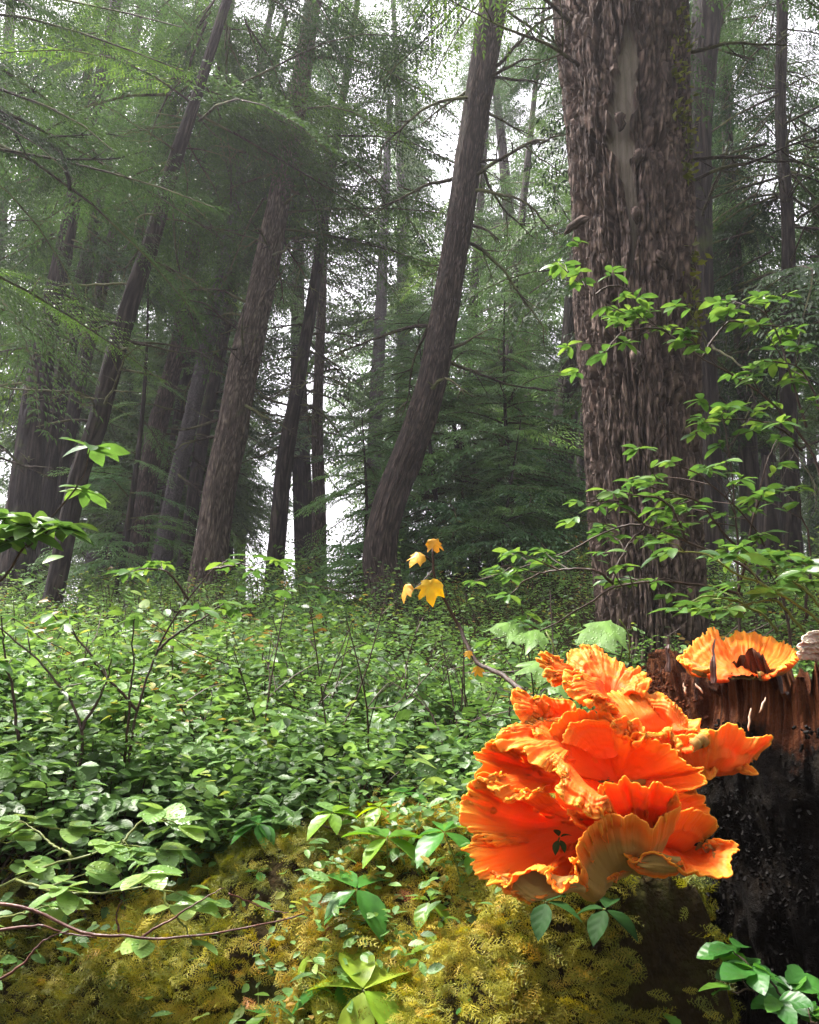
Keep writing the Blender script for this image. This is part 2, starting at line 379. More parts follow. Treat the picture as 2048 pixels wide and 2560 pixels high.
GAPS = [(945, 110, 60, 150, .95), (728, 590, 62, 85, .9), (790, 760, 40, 80, .5), (250, 690, 30, 60, .5), (1095, 430, 50, 50, .5), (1140, 590, 36, 50, .5)]
def crown_boughs(mb, P, az, pitch, size, T, r, gaps=True, bias=.5, wood=True):
    P = np.asarray(P); n = len(P); k = r.integers(0, len(T), n)
    for i in range(n):
        b, A = T[k[i]]; s = size[i]
        ca, sa = math.cos(az[i]), math.sin(az[i]); c, q = math.cos(pitch[i]), math.sin(pitch[i])
        M = np.array([(ca * c, -sa, -ca * q), (sa * c, ca, -sa * q), (q, 0, c)]) * s
        if gaps:
            x, y, _ = proj(P[i] + M @ A[3]); x2, y2, _ = proj(P[i] + M @ A[5])
            if any((((x - g[0]) / g[2]) ** 2 + ((y - g[1]) / g[3]) ** 2 < 1 or ((x2 - g[0]) / g[2]) ** 2 + ((y2 - g[1]) / g[3]) ** 2 < 1) and r.random() < g[4] for g in GAPS): continue
        V, F, uv = b
        tn = np.clip(r.normal(bias, .2), 0, 1)
        mb.add(V @ M.T + P[i], F, np.clip(tn + np.repeat(r.normal(0, .08, len(V) // 4), 4), 0, 1), uv, 0)
        if wood: tube(mb, A @ M.T + P[i], np.linspace(.013, .003, 6) * s, 3, .5, 1, cap=False)

def dead_branch(mb, p, d, L, r0, r, lev=0, droop=.3, mat=0):
    n = max(5, int(L / .09)); P = [np.array(p, float)]; d = np.array(d, float); d /= np.linalg.norm(d)
    for q in range(n):
        d = d + r.normal(0, .13, 3) + np.array((0, 0, -droop * .12 + (.10 * q / n if lev else 0)))
        d /= np.linalg.norm(d); P.append(P[-1] + d * L / n)
    P = np.array(P); tube(mb, P, np.linspace(r0, r0 * .22, len(P)), 5 if lev == 0 else 3, r.random(), mat, cap=False)
    if lev < 2:
        for q in range(int(L * (5 if lev == 0 else 6)) + 1):
            k = r.integers(max(1, n // 5), n); s = r.choice((-1, 1))
            t = P[min(k + 1, n)] - P[k]; t /= np.linalg.norm(t) + 1e-9
            side = np.cross(t, (0, 0, 1.)); side /= np.linalg.norm(side) + 1e-9
            dead_branch(mb, P[k], t * .8 + side * s * r.uniform(.5, 1.1) + np.array((0, 0, r.uniform(-.5, .35))), L * r.uniform(.22, .5) * (1 - .4 * k / n), r0 * .45, r, lev + 1, droop, mat)
    return P

# ------------------------------------------------------------------ trees with trunks one can follow in the photo
def trunk_path(spec, d, ext=6., taper=.5):
    P = [at(x, y, d) for x, y, w_ in spec]; W = [w_ * K / 2 * fdepth(p) / FPX for p, (x, y, w_) in zip(P, spec)]
    Q = np.column_stack([np.array(P), W])[::-1]                  # base first
    gz = float(ground(Q[0, 0], Q[0, 1]))
    dirb = Q[0] - Q[1]; 
    if Q[0, 2] > gz - .15:
        k = (Q[0, 2] - gz + .25) / max(.2, -dirb[2] / np.linalg.norm(dirb[:3])) / np.linalg.norm(dirb[:3])
        b = Q[0] + dirb * min(k, 3); b[3] = Q[0, 3] * 1.15; Q = np.vstack([b, Q])
    t = Q[-1] - Q[-2]; t = t / np.linalg.norm(t[:3])
    if ext:
        top = Q[-1] + t * ext; top[3] = max(.02, Q[-1, 3] * taper); Q = np.vstack([Q, (Q[-1] + top) / 2, top])
    ln = np.linalg.norm(np.diff(Q[:, :3], axis=0), axis=1).sum()
    C = crom(Q, max(24, int(ln / .05))); C[:, 3] = np.maximum(C[:, 3], .012)
    return C

def mk_trunk(C, mat, root, amp=.11, n=20, seed=0, flare=.25):
    def disp(RR, th, s):
        a = np.cos(th)[None] * 1.; b = np.sin(th)[None]
        low = fbm(a * 1.6 + seed, b * 1.6, s[:, None] * 1.3, 3, seed)
        ridge = 1 - np.abs(vn(a * 6 + seed, b * 6, s[:, None] * 1.6, seed + 9))
        fl = flare * np.exp(-s / .35)[:, None] * (1 + .5 * np.sin(th * 4 + seed)[None])
        rg2 = np.clip(np.abs(vn(a * 7 + low * .8 + seed, b * 7, s[:, None] * .9, seed + 19)) * 4, 0, 1)
        kn = np.clip(vn(a * 2.5 + seed, b * 2.5, s[:, None] * 2.2, seed + 29) - .62, 0, 1) * .9
        return RR * (1 + amp * .8 * low + amp * .5 * (ridge - .6) + amp * 1.1 * (rg2 - .7) + kn + fl)
    mb = MB(); tube(mb, C[:, :3], C[:, 3], n, .5, 0, disp)
    return mb.build('trunk', mat, root, loc=C[0, :3])

def on_path(C, z):
    k = int(np.clip(np.searchsorted(C[:, 2], z), 0, len(C) - 1)); return C[k]

def mk_tree(name, label, cat, spec, d, mat, seed, ext=6, nb=0, zlo=4., bl=1., dead=0, dz=(1.5, 6), T=BN, n=18, bias=.45, flare=.25, ndm=M_NEED, group=None, maxd=1.3, azr=None):
    r = np.random.default_rng(1000 + seed); nb = int(nb * 1.6); spec = [(x, y, w_ * .76) for x, y, w_ in spec]
    C = trunk_path(spec, d, ext)
    root = thing(name, label, cat, C[0, :3], group)
    mk_trunk(C, mat, root, n=n + 22, seed=seed, flare=flare)
    zt = C[-1, 2]
    if nb:
        mb = MB(); zz = np.sort(r.uniform(zlo, zt, nb))
        P = np.array([on_path(C, z)[:3] for z in zz])
        az = r.uniform(0, 2 * math.pi, nb) if azr is None else r.uniform(azr[0], azr[1], nb)
        pit = r.uniform(-.6, .2, nb); sz = bl * r.uniform(.6, 1.25, nb) * np.clip((zt - zz) / (zt - zlo + .1) * 1.1 + .3, .3, 1.1)
        off = np.stack([np.cos(az), np.sin(az), 0 * az], -1) * r.uniform(0, .35, nb)[:, None]
        fr_ = (np.cos(az + math.pi / 2) < .55) | (r.random(nb) < .25) | (seed == 30)      # thinner on the side the trunk shows
        crown_boughs(mb, (P + off)[fr_], az[fr_], pit[fr_], sz[fr_], T, r, bias=bias)
        if mb.n: mb.build('crown', [ndm, M_TWIG], root, loc=C[0, :3])
    for q in range(int(dead * 1.5)):
        z = r.uniform(*dz); c = on_path(C, z); a = r.uniform(0, 2 * math.pi)
        mb = MB(); dv = np.array((math.cos(a), math.sin(a), r.uniform(-.35, .3)))
        dead_branch(mb, c[:3] + dv * c[3] * .6, dv, r.uniform(.35, maxd), max(.006, min(.02, c[3] * .18)), r)
        mb.build('branch', M_TWIG, root, loc=C[0, :3])
    return root, C

mk_tree('bent_tree', 'dark trunk bending to one side above its mossy foot, in front of young hemlocks', 'tree',
        [(1040, 0, 76), (1000, 250, 70), (963, 500, 72), (920, 750, 78), (886, 880, 82), (842, 1000, 84), (810, 1100, 88), (801, 1180, 92), (815, 1255, 96)], 6.3, M_BARK, 1, ext=5, nb=14, flare=.45, zlo=7.5, dead=15, dz=(3.4, 7.2), n=30, maxd=1.5)
mk_tree('conifer_tree', 'straight leaning conifer with thick pale ribbed bark, widest trunk among the far stand', 'tree',
        [(660, 0, 42), (628, 200, 52), (592, 400, 58), (560, 560, 68), (525, 720, 76), (490, 900, 84), (460, 1050, 88), (440, 1200, 94)], 7.8, M_PALE, 2, ext=6, nb=70, zlo=6.0, dead=16, dz=(3.4, 7), n=30, bl=1.1)
mk_tree('conifer_tree', 'leaning conifer with nearly black slender trunk and shaggy mossy stubs', 'tree',
        [(478, 0, 24), (415, 200, 28), (365, 350, 36), (322, 500, 42), (280, 620, 46), (245, 740, 50), (202, 900, 52), (165, 1010, 50), (120, 1220, 50)], 6.6, M_BARKD, 3, ext=4, nb=60, zlo=5.9, dead=18, dz=(3., 7), bl=1., maxd=1.2)
mk_tree('conifer_tree', 'thin dark conifer with crooked mossy twigs beside the bright gap', 'tree',
        [(690, 420, 24), (675, 520, 27), (650, 680, 32), (620, 850, 38), (597, 1000, 44), (580, 1190, 48)], 9.6, M_BARKD, 4, ext=5, nb=26, zlo=7., dead=22, dz=(3.4, 9), maxd=1.6)
mk_tree('conifer_tree', 'short thick trunk with ragged upper stem, behind the thin dark conifer', 'tree',
        [(682, 500, 20), (675, 700, 25), (668, 900, 31), (672, 1060, 36), (672, 1180, 42)], 12.0, M_BARK, 5, ext=3, nb=10, zlo=8, dead=14, dz=(4, 9))
mk_tree('conifer_tree', 'bluish grey smooth barked trunk leaning beside the pale ribbed conifer', 'tree',
        [(470, 560, 30), (455, 640, 35), (402, 880, 41), (365, 1040, 44), (335, 1200, 48)], 9.8, M_BARKG, 6, ext=5, nb=30, zlo=7.5, dead=8, dz=(3, 7))
mk_tree('conifer_tree', 'warm brown straight trunk left of the bluish grey one', 'tree',
        [(395, 600, 38), (375, 730, 42), (320, 960, 50), (280, 1220, 54)], 10.6, M_BARK, 7, ext=6, nb=40, zlo=8, dead=6, dz=(3, 7))
mk_tree('conifer_tree', 'thin trunk glimpsed between the grey trunk and the pale ribbed conifer', 'tree',
        [(490, 610, 28), (465, 740, 30), (425, 930, 34), (388, 1190, 38)], 12.2, M_BARKD, 8, ext=6, nb=30, zlo=8, dead=12, dz=(3.5, 8))
mk_tree('conifer_tree', 'stout shaded trunk outermost in the dark cluster behind the lone leaf sprig', 'tree',
        [(150, 450, 38), (118, 600, 46), (75, 850, 70), (45, 1100, 84)], 8.8, M_BARKD, 9, ext=7, nb=80, zlo=6.0, dead=8, dz=(3, 6), bl=1.1)
mk_tree('conifer_tree', 'middle trunk of the shaded cluster, between the stout one and the slimmest', 'tree',
        [(180, 560, 36), (152, 690, 42), (112, 900, 50), (85, 1110, 56)], 10.4, M_BARKD, 10, ext=7, nb=40, zlo=8, dead=5, dz=(3, 6))
mk_tree('conifer_tree', 'slimmest trunk of the shaded cluster, closest to the black slender conifer', 'tree',
        [(225, 560, 30), (195, 690, 36), (145, 900, 42), (105, 1110, 48)], 11.4, M_BARKD, 11, ext=7, nb=40, zlo=7.5, dead=5, dz=(3, 6))
mk_tree('conifer_tree', 'tall rough trunk standing close behind the giant barked tree', 'tree',
        [(1490, 0, 76), (1472, 300, 66), (1482, 600, 52), (1492, 800, 48), (1500, 1000, 50), (1508, 1190, 54)], 6.4, M_BARKD, 12, ext=5, nb=0, dead=5, dz=(3, 6), n=30)
mk_tree('conifer_tree', 'dark conifer with long drooping bare boughs beyond the giant barked tree', 'tree',
        [(1648, 0, 26), (1645, 250, 29), (1660, 500, 32), (1658, 750, 38), (1664, 1000, 48), (1668, 1180, 56)], 7.4, M_BARKD, 13, ext=5, nb=80, zlo=4.3, dead=22, dz=(3.2, 8), bl=1.25, maxd=2.2, bias=.3)
mk_tree('conifer_tree', 'black trunk half hidden by shrub leaves near the mossy foot', 'tree',
        [(1560, 700, 34), (1572, 880, 44), (1582, 1120, 52)], 9.0, M_BARKD, 14, ext=7, nb=60, zlo=5, dead=5, dz=(3, 6), bl=1.2, bias=.25)
mk_tree('conifer_tree', 'broad dim trunk in shade just behind the giant barked tree', 'tree',
        [(1205, 650, 46), (1192, 870, 64), (1165, 1080, 72)], 9.6, M_BARKD, 15, ext=7, nb=36, zlo=5.5, dead=6, dz=(3, 6), bl=1.1)
mk_tree('conifer_tree', 'narrow dim trunk touching the outline of the giant barked tree', 'tree',
        [(1245, 700, 22), (1232, 870, 26), (1222, 1080, 30)], 11., M_BARKD, 16, ext=6, nb=24, zlo=7)
mk_tree('conifer_tree', 'slim trunk rising out of the young hemlocks, nearest the bent tree', 'tree',
        [(1010, 450, 20), (995, 660, 25), (982, 880, 30), (972, 1080, 32)], 13., M_BARKD, 17, ext=6, nb=30, zlo=6.5, bl=1.2, dead=6, dz=(4, 8))
mk_tree('conifer_tree', 'slim trunk rising out of the young hemlocks, farther from the bent tree', 'tree',
        [(1100, 450, 20), (1076, 680, 24), (1060, 880, 28), (1048, 1080, 30)], 12., M_BARKD, 18, ext=5, nb=30, zlo=5.5, bl=1.2, dead=6, dz=(4, 8))
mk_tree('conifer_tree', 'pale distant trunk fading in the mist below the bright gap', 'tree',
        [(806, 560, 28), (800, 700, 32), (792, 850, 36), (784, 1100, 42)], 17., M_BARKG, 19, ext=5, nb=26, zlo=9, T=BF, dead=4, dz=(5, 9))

ro, Co = mk_tree('conifer_tree', 'tree mostly out of frame, its dark limb and bright boughs reaching in high up', 'tree',
        [(-230, -300, 60), (-215, 300, 66), (-210, 900, 80)], 5.0, M_BARKD, 30, ext=3, nb=22, zlo=3.9, T=BX, bl=1.25, bias=.42, azr=(-.9, 1.2), dead=3, dz=(2, 4))
mb = MB(); rl = np.random.default_rng(12); Pl = crom([at(-215, 130, 5.0), at(-60, 190, 4.95), at(0, 240, 4.9), at(75, 290, 4.88), at(130, 330, 4.85), at(150, 400, 4.85)], 24); tube(mb, Pl + rl.normal(0, .006, Pl.shape), np.linspace(.05, .014, 24), 8)
for q in (9, 13, 17, 20): dead_branch(mb, Pl[q], Pl[q + 2] - Pl[q] + np.array((.05, 0, rl.uniform(-.25, .2))), .6, .012, rl, 1)
mb.build('branch', M_BARKD, ro, loc=Co[0, :3])
# ------------------------------------------------------------------ the giant tree
def giant():
    d = 4.0
    spec = [(1303, 0, 246), (1318, 250, 240), (1332, 600, 226), (1346, 850, 212), (1356, 1050, 202), (1368, 1250, 196), (1372, 1420, 206)]
    C = trunk_path(spec, d, 5, .8)
    root = thing('conifer_tree', 'giant old tree with deeply furrowed bark and a long bare grey streak', 'tree', C[0, :3])
    L = np.linalg.norm(np.diff(C[:, :3], axis=0), axis=1).sum()
    m = 1250; u = np.linspace(0, 1, m) ** 1.5
    Q = np.stack([np.interp(u, np.linspace(0, 1, len(C)), C[:, k]) for k in range(4)], -1)
    n = 400; bare = []
    def disp(RR, th, s):
        a, b = np.cos(th)[None] * 1., np.sin(th)[None] * 1.; S = s[:, None]
        wx = .25 * fbm(a * 2, b * 2, S * 1.2, 3, 4)
        wx = wx + .10 * fbm(a * 9, b * 9, S * 5, 3, 44)
        n1 = np.abs(vn(a * 4.6 + wx * 2.5, b * 4.6 + wx * 2.5, S * .8 + wx, 31)); n2 = np.abs(vn(a * 10 + wx * 4, b * 10, S * 1.5 + wx * 2, 37))
        r1 = np.clip(n1 * 5, 0, 1); r2 = np.clip(n2 * 4, 0, 1)
        fl_ = vn(a * 15 + wx * 6, b * 15, S * 4.2, 39); fl_ = np.round(fl_ * 2.5) / 2.5
        f = fbm(a * 34, b * 34, S * 20, 4, 41); ck = np.clip(np.abs(vn(a * 3 + wx * 5, b * 3, S * 7 + wx * 4, 46)) * 9, 0, 1)
        r1 = np.clip(n1 * 7, 0, 1) ** .7; r2 = np.clip(n2 * 6, 0, 1) ** .7
        D = .055 * r1 + .026 * r2 * (.3 + .7 * r1) + .012 * np.clip(np.abs(fl_) * 3, 0, 1) + .010 * ck + .007 * f - .075 + .03 * fbm(a * 1.3, b * 1.3, S * .8, 2, 43)
        # the bare streak: bark missing down to smooth wood
        P3 = Q[:, None, :3] + .3 * 0
        T_, A_, B_ = frames(Q[:, :3])
        V = Q[:, None, :3] + RR[..., None] * (A_[:, None] * np.cos(th)[None, :, None] + B_[:, None] * np.sin(th)[None, :, None])
        X_, Y_, _ = proj(V); front = V[..., 1] < Q[:, None, 1]
        cx = 1318 + 12 * np.sin(Y_ / 60.) + (Y_ - 250) * .03
        hw = np.interp(Y_, [40, 90, 200, 320, 335, 420, 470, 640], [0, 19, 26, 25, 18, 16, 9, 0]) * (1 + .25 * vn(Y_ * .06, 0 * Y_, 0, 3))
        k = np.clip((hw - np.abs(X_ - cx)) / 5 + .3, 0, 1) * front * (hw > 1)
        bare.append(k)
        rim = np.exp(-((np.abs(X_ - cx) - hw) / 9) ** 2) * front * (hw > 1) * (1 - k)
        fine = .002 * vn(a * 90, b * 90, S * 2, 3)
        return RR + D * (1 - k) + k * (-.035 + fine) + .018 * rim
    mb = MB(); tube(mb, Q[:, :3], Q[:, 3], n, .5, 0, disp)
    mb.r[0] = bare[0].reshape(-1)
    o = mb.build('trunk', big_mat(), root, loc=C[0, :3], smooth=False)
    r = np.random.default_rng(5)
    mbm = MB()                                               # moss tufts along the shaded edge
    for (x, y, s_) in [(1425, 70, 22), (1432, 110, 26), (1428, 250, 30), (1435, 290, 36), (1418, 275, 22), (1440, 310, 30), (1424, 180, 20), (1450, 560, 22), (1447, 640, 25), (1455, 700, 20), (1438, 380, 18), (1405, 150, 14), (1412, 195, 12)]:
        p = at(x - 6, y, d - .22); nn = 110
        P = p + r.normal(0, 1, (nn, 3)) * np.array((s_ * .0010, .07, s_ * .0022))
        leaves(mbm, P, r.normal(0, .6, (nn, 3)) + np.array((.3, -.5, -.2)), r.uniform(.03, .06, nn), r.uniform(.0, .35, nn), LEAFS, 1., r=r)
    mbm.build('moss', M_MOSS, root, loc=C[0, :3])
    for (x, y, L_, a) in [(1235, 460, .16, -.9), (1330, 735, .15, .2), (1345, 320, .10, -.2), (1300, 240, .12, .1), (1332, 60, .22, .3), (1392, 130, .2, .15), (1385, 530, .12, .3), (1335, 440, .1, .1)]:
        p = at(x, y, d - .33); mbf = MB()                    # loose bark flakes
        nn = 9; tt = np.linspace(0, 1, nn)
        P = p + np.stack([math.sin(a) * L_ * tt + .006 * r.normal(size=nn), -.03 * np.sin(tt * 3), -math.cos(a) * L_ * tt], -1)
        tube(mbf, P, .026 * np.sin(np.pi * (tt * .86 + .1)) * r.uniform(.7, 1.2, nn) + .004, 8, .5, 0)
        mbf.build('bark_flake', M_BIG, root, loc=C[0, :3])
    mbc = MB(); nb = 26; zz = r.uniform(5.2, C[-1, 2], nb)
    crown_boughs(mbc, np.array([on_path(C, z)[:3] for z in zz]), r.uniform(0, 6.28, nb), r.uniform(-.3, .3, nb), r.uniform(.8, 1.5, nb), BN, r)
    if mbc.n: mbc.build('crown', [M_NEED, M_TWIG], root, loc=C[0, :3])
    for q in range(5):
        z = r.uniform(3.2, 5.5); c = on_path(C, z); a = r.choice((0., math.pi)) + r.uniform(-.6, .6)
        mb2 = MB(); dv = np.array((math.cos(a), math.sin(a), r.uniform(-.1, .4)))
        dead_branch(mb2, c[:3] + dv * c[3] * .9, dv, r.uniform(.5, 1.1), .014, r); mb2.build('branch', M_TWIG, root, loc=C[0, :3])

def big_mat():
    m = M_BIG.copy(); m.name = 'giant_tree_bark'; t = m.node_tree; p = t.nodes['Principled BSDF']
    a = attr(t, 'rnd'); b = attr(t, 'bk')
    mp = N(t, 'ShaderNodeMapping'); mp.inputs['Scale'].default_value = (60, 60, 1.2); t.links.new(b.outputs['Vector'], mp.inputs[0])
    n = N(t, 'ShaderNodeTexNoise', Scale=1., Detail=5.); t.links.new(mp.outputs[0], n.inputs['Vector'])
    c = ramp(t, n.outputs[0], [(.3, (.20, .165, .13)), (.7, (.36, .30, .25))])
    src = p.inputs['Base Color'].links[0].from_socket
    r2 = N(t, 'ShaderNodeMapRange'); r2.inputs[1].default_value = .35; r2.inputs[2].default_value = .85
    # rnd is .5 on plain bark copies, 0 on bark and 1 on bare wood here
    t.links.new(a.outputs['Fac'], r2.inputs[0])
    mx = N(t, 'ShaderNodeMixRGB'); t.links.new(r2.outputs[0], mx.inputs[0]); t.links.new(src, mx.inputs[1]); t.links.new(c, mx.inputs[2]); t.links.new(mx.outputs[0], p.inputs['Base Color'])
    return m
giant()

# ------------------------------------------------------------------ young hemlocks and the wood behind
def sapling(name, label, x, y, d, H, W, seed, nb=46, group=None, mat=M_NEEDY):
    r = np.random.default_rng(300 + seed); p = at(x, y, d); p[2] = float(ground(p[0], p[1]))
    root = thing(name, label, 'tree', p, group)
    tt = np.linspace(0, 1, 14); A = np.stack([.05 * H * np.sin(tt * 2 + seed) + tt * r.normal(0, .05) * H, .03 * H * np.sin(tt * 3), tt * H - .1], -1)
    mb = MB(); tube(mb, A, np.linspace(.010 * H + .008, .006, 14), 7); mb.build('trunk', M_BARKD, root)
    mb = MB(); u = np.sort(r.uniform(.08, 1, nb)); P = np.stack([np.interp(u, tt, A[:, k]) for k in range(3)], -1)
    sz = W * (1.05 - .8 * u) * r.uniform(.65, 1.2, nb)
    crown_boughs(mb, P, r.uniform(0, 6.28, nb), r.uniform(-.35, .2, nb), sz, BY if d < 10 else BN, r, gaps=False)
    mb.build('crown', [mat, M_TWIG], root)
    return root

sapling('hemlock_sapling', 'soft green young hemlock whose boughs brush the bent trunk', 745, 1190, 7.6, 2.3, 1.35, 1, 60)
sapling('hemlock_sapling', 'young hemlock with layered boughs behind the bent trunk', 905, 1150, 8.6, 3.4, 1.7, 2, 80)
sapling('hemlock_sapling', 'tallest young hemlock, between bent tree and giant tree', 1000, 1120, 9.0, 4.2, 1.9, 3, 95)
sapling('hemlock_sapling', 'bushy young hemlock standing close by the giant tree', 1120, 1100, 8.4, 3.4, 1.8, 4, 80)
sapling('hemlock_sapling', 'small young hemlock in front of the broad dim trunk', 1060, 1110, 7.6, 1.9, 1.1, 5, 50)
sapling('hemlock_sapling', 'bright young hemlock under the shaded trunk cluster', 255, 1200, 8.4, 4.6, 1.1, 6, 45)

protos = []
r = np.random.default_rng(77)
for q in range(4):
    H = (15, 17, 19, 16)[q]
    root = thing('background_conifer', 'tall misty conifer of the wood behind the nearer trunks', 'tree', (0, 0, 0), 'background conifers')
    tt = np.linspace(0, 1, 30); A = np.stack([.02 * H * np.sin(tt * 3 + q), .015 * H * np.cos(tt * 2.5 + q), tt * H - .3], -1)
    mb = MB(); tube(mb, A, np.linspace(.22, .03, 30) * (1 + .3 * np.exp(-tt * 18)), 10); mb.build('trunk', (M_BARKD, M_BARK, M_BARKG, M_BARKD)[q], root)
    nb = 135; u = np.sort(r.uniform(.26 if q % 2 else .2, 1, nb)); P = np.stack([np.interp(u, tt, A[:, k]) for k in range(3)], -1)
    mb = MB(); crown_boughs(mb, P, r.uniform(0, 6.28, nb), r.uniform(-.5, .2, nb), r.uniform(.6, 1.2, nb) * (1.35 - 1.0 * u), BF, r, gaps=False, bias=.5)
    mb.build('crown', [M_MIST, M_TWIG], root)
    for k in range(12):
        mb = MB(); z = r.uniform(.1, .4) * H; a = r.uniform(0, 6.28); dead_branch(mb, (np.interp(z / H, tt, A[:, 0]), np.interp(z / H, tt, A[:, 1]), z), (math.cos(a), math.sin(a), -.1), r.uniform(.5, 1.4), .018, r, 1)
        mb.build('branch', M_TWIG, root)
    protos.append(root)

def copy_tree(o, name=None):
    c = o.copy(); COL.objects.link(c)
    for ch in o.children:
        k = ch.copy(); COL.objects.link(k); k.parent = c
    return c

spots = []
tries = 0
while len(spots) < 60 and tries < 9000:
    tries += 1
    y = r.uniform(13, 33); x = r.uniform(-.80, .80) * y
    px = (409.5 + x / (y * cp) * FPX) / K
    top = 945
    if 690 < px < 790 and r.random() < .75: continue
    if 850 < px < 1020 and r.random() < .9: continue
    if any((x - a) ** 2 + (y - b) ** 2 < (1.4 if y < 20 else 1.8) ** 2 for a, b in spots): continue
    spots.append((x, y))
for q, (x, y) in enumerate(spots):
    o = protos[q] if q < 4 else copy_tree(protos[q % 4])
    o.location = (x, y, float(ground(x, y)) - .1); s = r.uniform(.8, 1.15)
    o.scale = (s * r.uniform(.8, 1.2),) * 2 + (s,); o.rotation_euler = (r.normal(0, .035), r.normal(0, .035), r.uniform(0, 6.28))

for x, y in ((-9, -4), (-4.5, -6), (-1.2, -4.2), (2.4, -5), (5.5, -3.2), (8.5, -1), (7.5, 4.5), (-12, -1), (1, -10), (-6, -11), (7, -9), (10, 3), (12, 9), (-13, 10)):  # unseen trees added to block sky light and deepen the foreground shade
    o = copy_tree(protos[int(abs(x * 7 + y)) % 4]); o.location = (x, y, float(ground(x, y)) - .2); o.rotation_euler = (0, 0, x * 3.1); o.scale = (1.25, 1.25, 1.); o['label'] = 'unseen conifer around the mossy bank, added to screen off sky light'; o['group'] = 'unseen conifers around the bank'
# ------------------------------------------------------------------ undergrowth of the slope (nobody could count it)
def sprig(nl, L, leaf, seed, T=LEAF):
    r = np.random.default_rng(seed); P, D, S = [], [], []
    tt = np.linspace(0, 1, nl); lean = r.uniform(.6, 1.3)
    for q, t in enumerate(tt):
        p = np.array((lean * L * t * t + .2 * L * t, 0, L * (t - .25 * t * t))); a = (q % 2 * 2 - 1) * r.uniform(.7, 1.4)
        if q > nl - 4: a = (q - nl + 2) * 1.1
        P.append(p); D.append((math.cos(a), math.sin(a), r.uniform(-.25, .35))); S.append(leaf * r.uniform(.65, 1.15) * (.8 + .3 * t))
    mb = MB(); leaves(mb, P, D, S, np.full(nl, .5), T, .42, r=r)
    V = np.concatenate(mb.v); return V, [q for q, _ in mb.f], np.concatenate(mb.u)

def scatter(mb, tmpl, n, y0, y1, keep, hgt, sc, r, bias=.45, mat=0, zoff=0.):
    y = np.exp(r.uniform(math.log(y0), math.log(y1), n)); x = r.uniform(-1, 1, n) * (y * .66 + .4)
    k = keep(x, y, r.random(n)); x, y = x[k], y[k]; n = len(x)
    z = ground(x, y) + zoff; h = hgt * r.random(n) ** .7
    clump = vn(x * 1.6, y * 1.6, 0, 91) * .5 + .5
    z = z + h * (.35 + .9 * clump) * np.clip((y - moss_edge(x)) / 1.5 + .06, .06, 1)
    a = r.uniform(0, 6.28, n); s = sc * r.uniform(.7, 1.3, n); tx, ty = r.normal(0, .22, n), r.normal(0, .22, n)
    ca, sa = np.cos(a), np.sin(a); o, e = np.ones(n), np.zeros(n)
    M = np.stack([np.stack([ca, -sa, tx], -1), np.stack([sa, ca, ty], -1), np.stack([-tx * ca - ty * sa, tx * sa - ty * ca, o], -1)], 1) * s[:, None, None]
    rn = np.clip(bias + .28 * vn(x * 2.2, y * 2.2, 0, 17) + r.normal(0, .24, n), 0, 1)
    ti = r.integers(0, len(tmpl), n)
    for q, T in enumerate(tmpl):
        m = ti == q; mb.many(T, M[m], np.stack([x, y, z], -1)[m], rn[m], mat)
    return np.stack([x, y, z], -1)

def moss_edge(x): return 1.62 + .22 * vn(x * 2.2, 0 * x, 0, 8) - .32 * np.clip((-x - .15) / .4, 0, 1) + .05 * (x > .2)
ru = np.random.default_rng(21)
ug = MB()
S1 = [sprig(9, .12, .0235, s) for s in range(7)] + [sprig(6, .10, .042, 60 + s, LEAFR) for s in range(2)]
S2 = [sprig(8, .16, .034, 10 + s, LEAFS) for s in range(5)]
S3 = [sprig(8, .24, .062, 30 + s, LEAFS) for s in range(4)]
stump_c = (.76, 1.36)
def k1(x, y, q): return (y > moss_edge(x)) & ((x - stump_c[0]) ** 2 + (y - stump_c[1]) ** 2 > .45 ** 2) & (np.abs(x) < y * .62 + .3)
gapn = lambda x, y: vn(x * 2.8, y * 2.8, 0, 61) + .5 * vn(x * 6, y * 6, 0, 62)
P1 = scatter(ug, S1, 17500, 1.35, 4.2, lambda x, y, q: k1(x, y, q) & (gapn(x, y) > -.42 + .45 * q), .36, 1., ru)
P2 = scatter(ug, S2, 7500, 4.0, 8.5, k1, .40, 1., ru, .48)
P3 = scatter(ug, S3, 7500, 8., 22., k1, .55, 1., ru, .50)
S4 = [sprig(7, .17, .046, 130 + s, LEAFH) for s in range(4)]
WH = []
for q_ in range(3):
    mb = MB(); rr_ = np.random.default_rng(150 + q_); aa = np.arange(6) * 1.047 + rr_.normal(0, .2, 6); leaves(mb, np.tile((0, 0, .04), (6, 1)), np.stack([np.cos(aa), np.sin(aa), -.15 + 0 * aa], -1), rr_.uniform(.03, .05, 6), np.full(6, .5), LEAFH, .1, r=rr_)
    WH.append((np.concatenate(mb.v), [q for q, _ in mb.f], np.concatenate(mb.u)))
scatter(ug, WH, 1300, 1.6, 5., lambda x, y, q: k1(x, y, q) & (vn(x * 1.7, y * 1.7, 0, 66) > -.1), .30, 1., ru, .4, 2, .03)
scatter(ug, S4, 650, 1.7, 6., lambda x, y, q: k1(x, y, q) & (vn(x * 1.9, y * 1.9, 0, 64) > .05), .42, 1., ru, .5, 2, .06)
GC = [sprig(5, .05, .019, 80 + s) for s in range(4)] + [sprig(4, .06, .026, 90 + s) for s in range(2)]
def kg(x, y, q): return (y < moss_edge(x) + .1) & (x < .42) & (vn(x * 6, y * 6, 0, 71) + 1.1 * np.clip(.05 - x, 0, .6) > -.1 + q)
scatter(ug, GC, 5000, .9, 1.9, kg, .03, 1., ru, .62, zoff=.012)
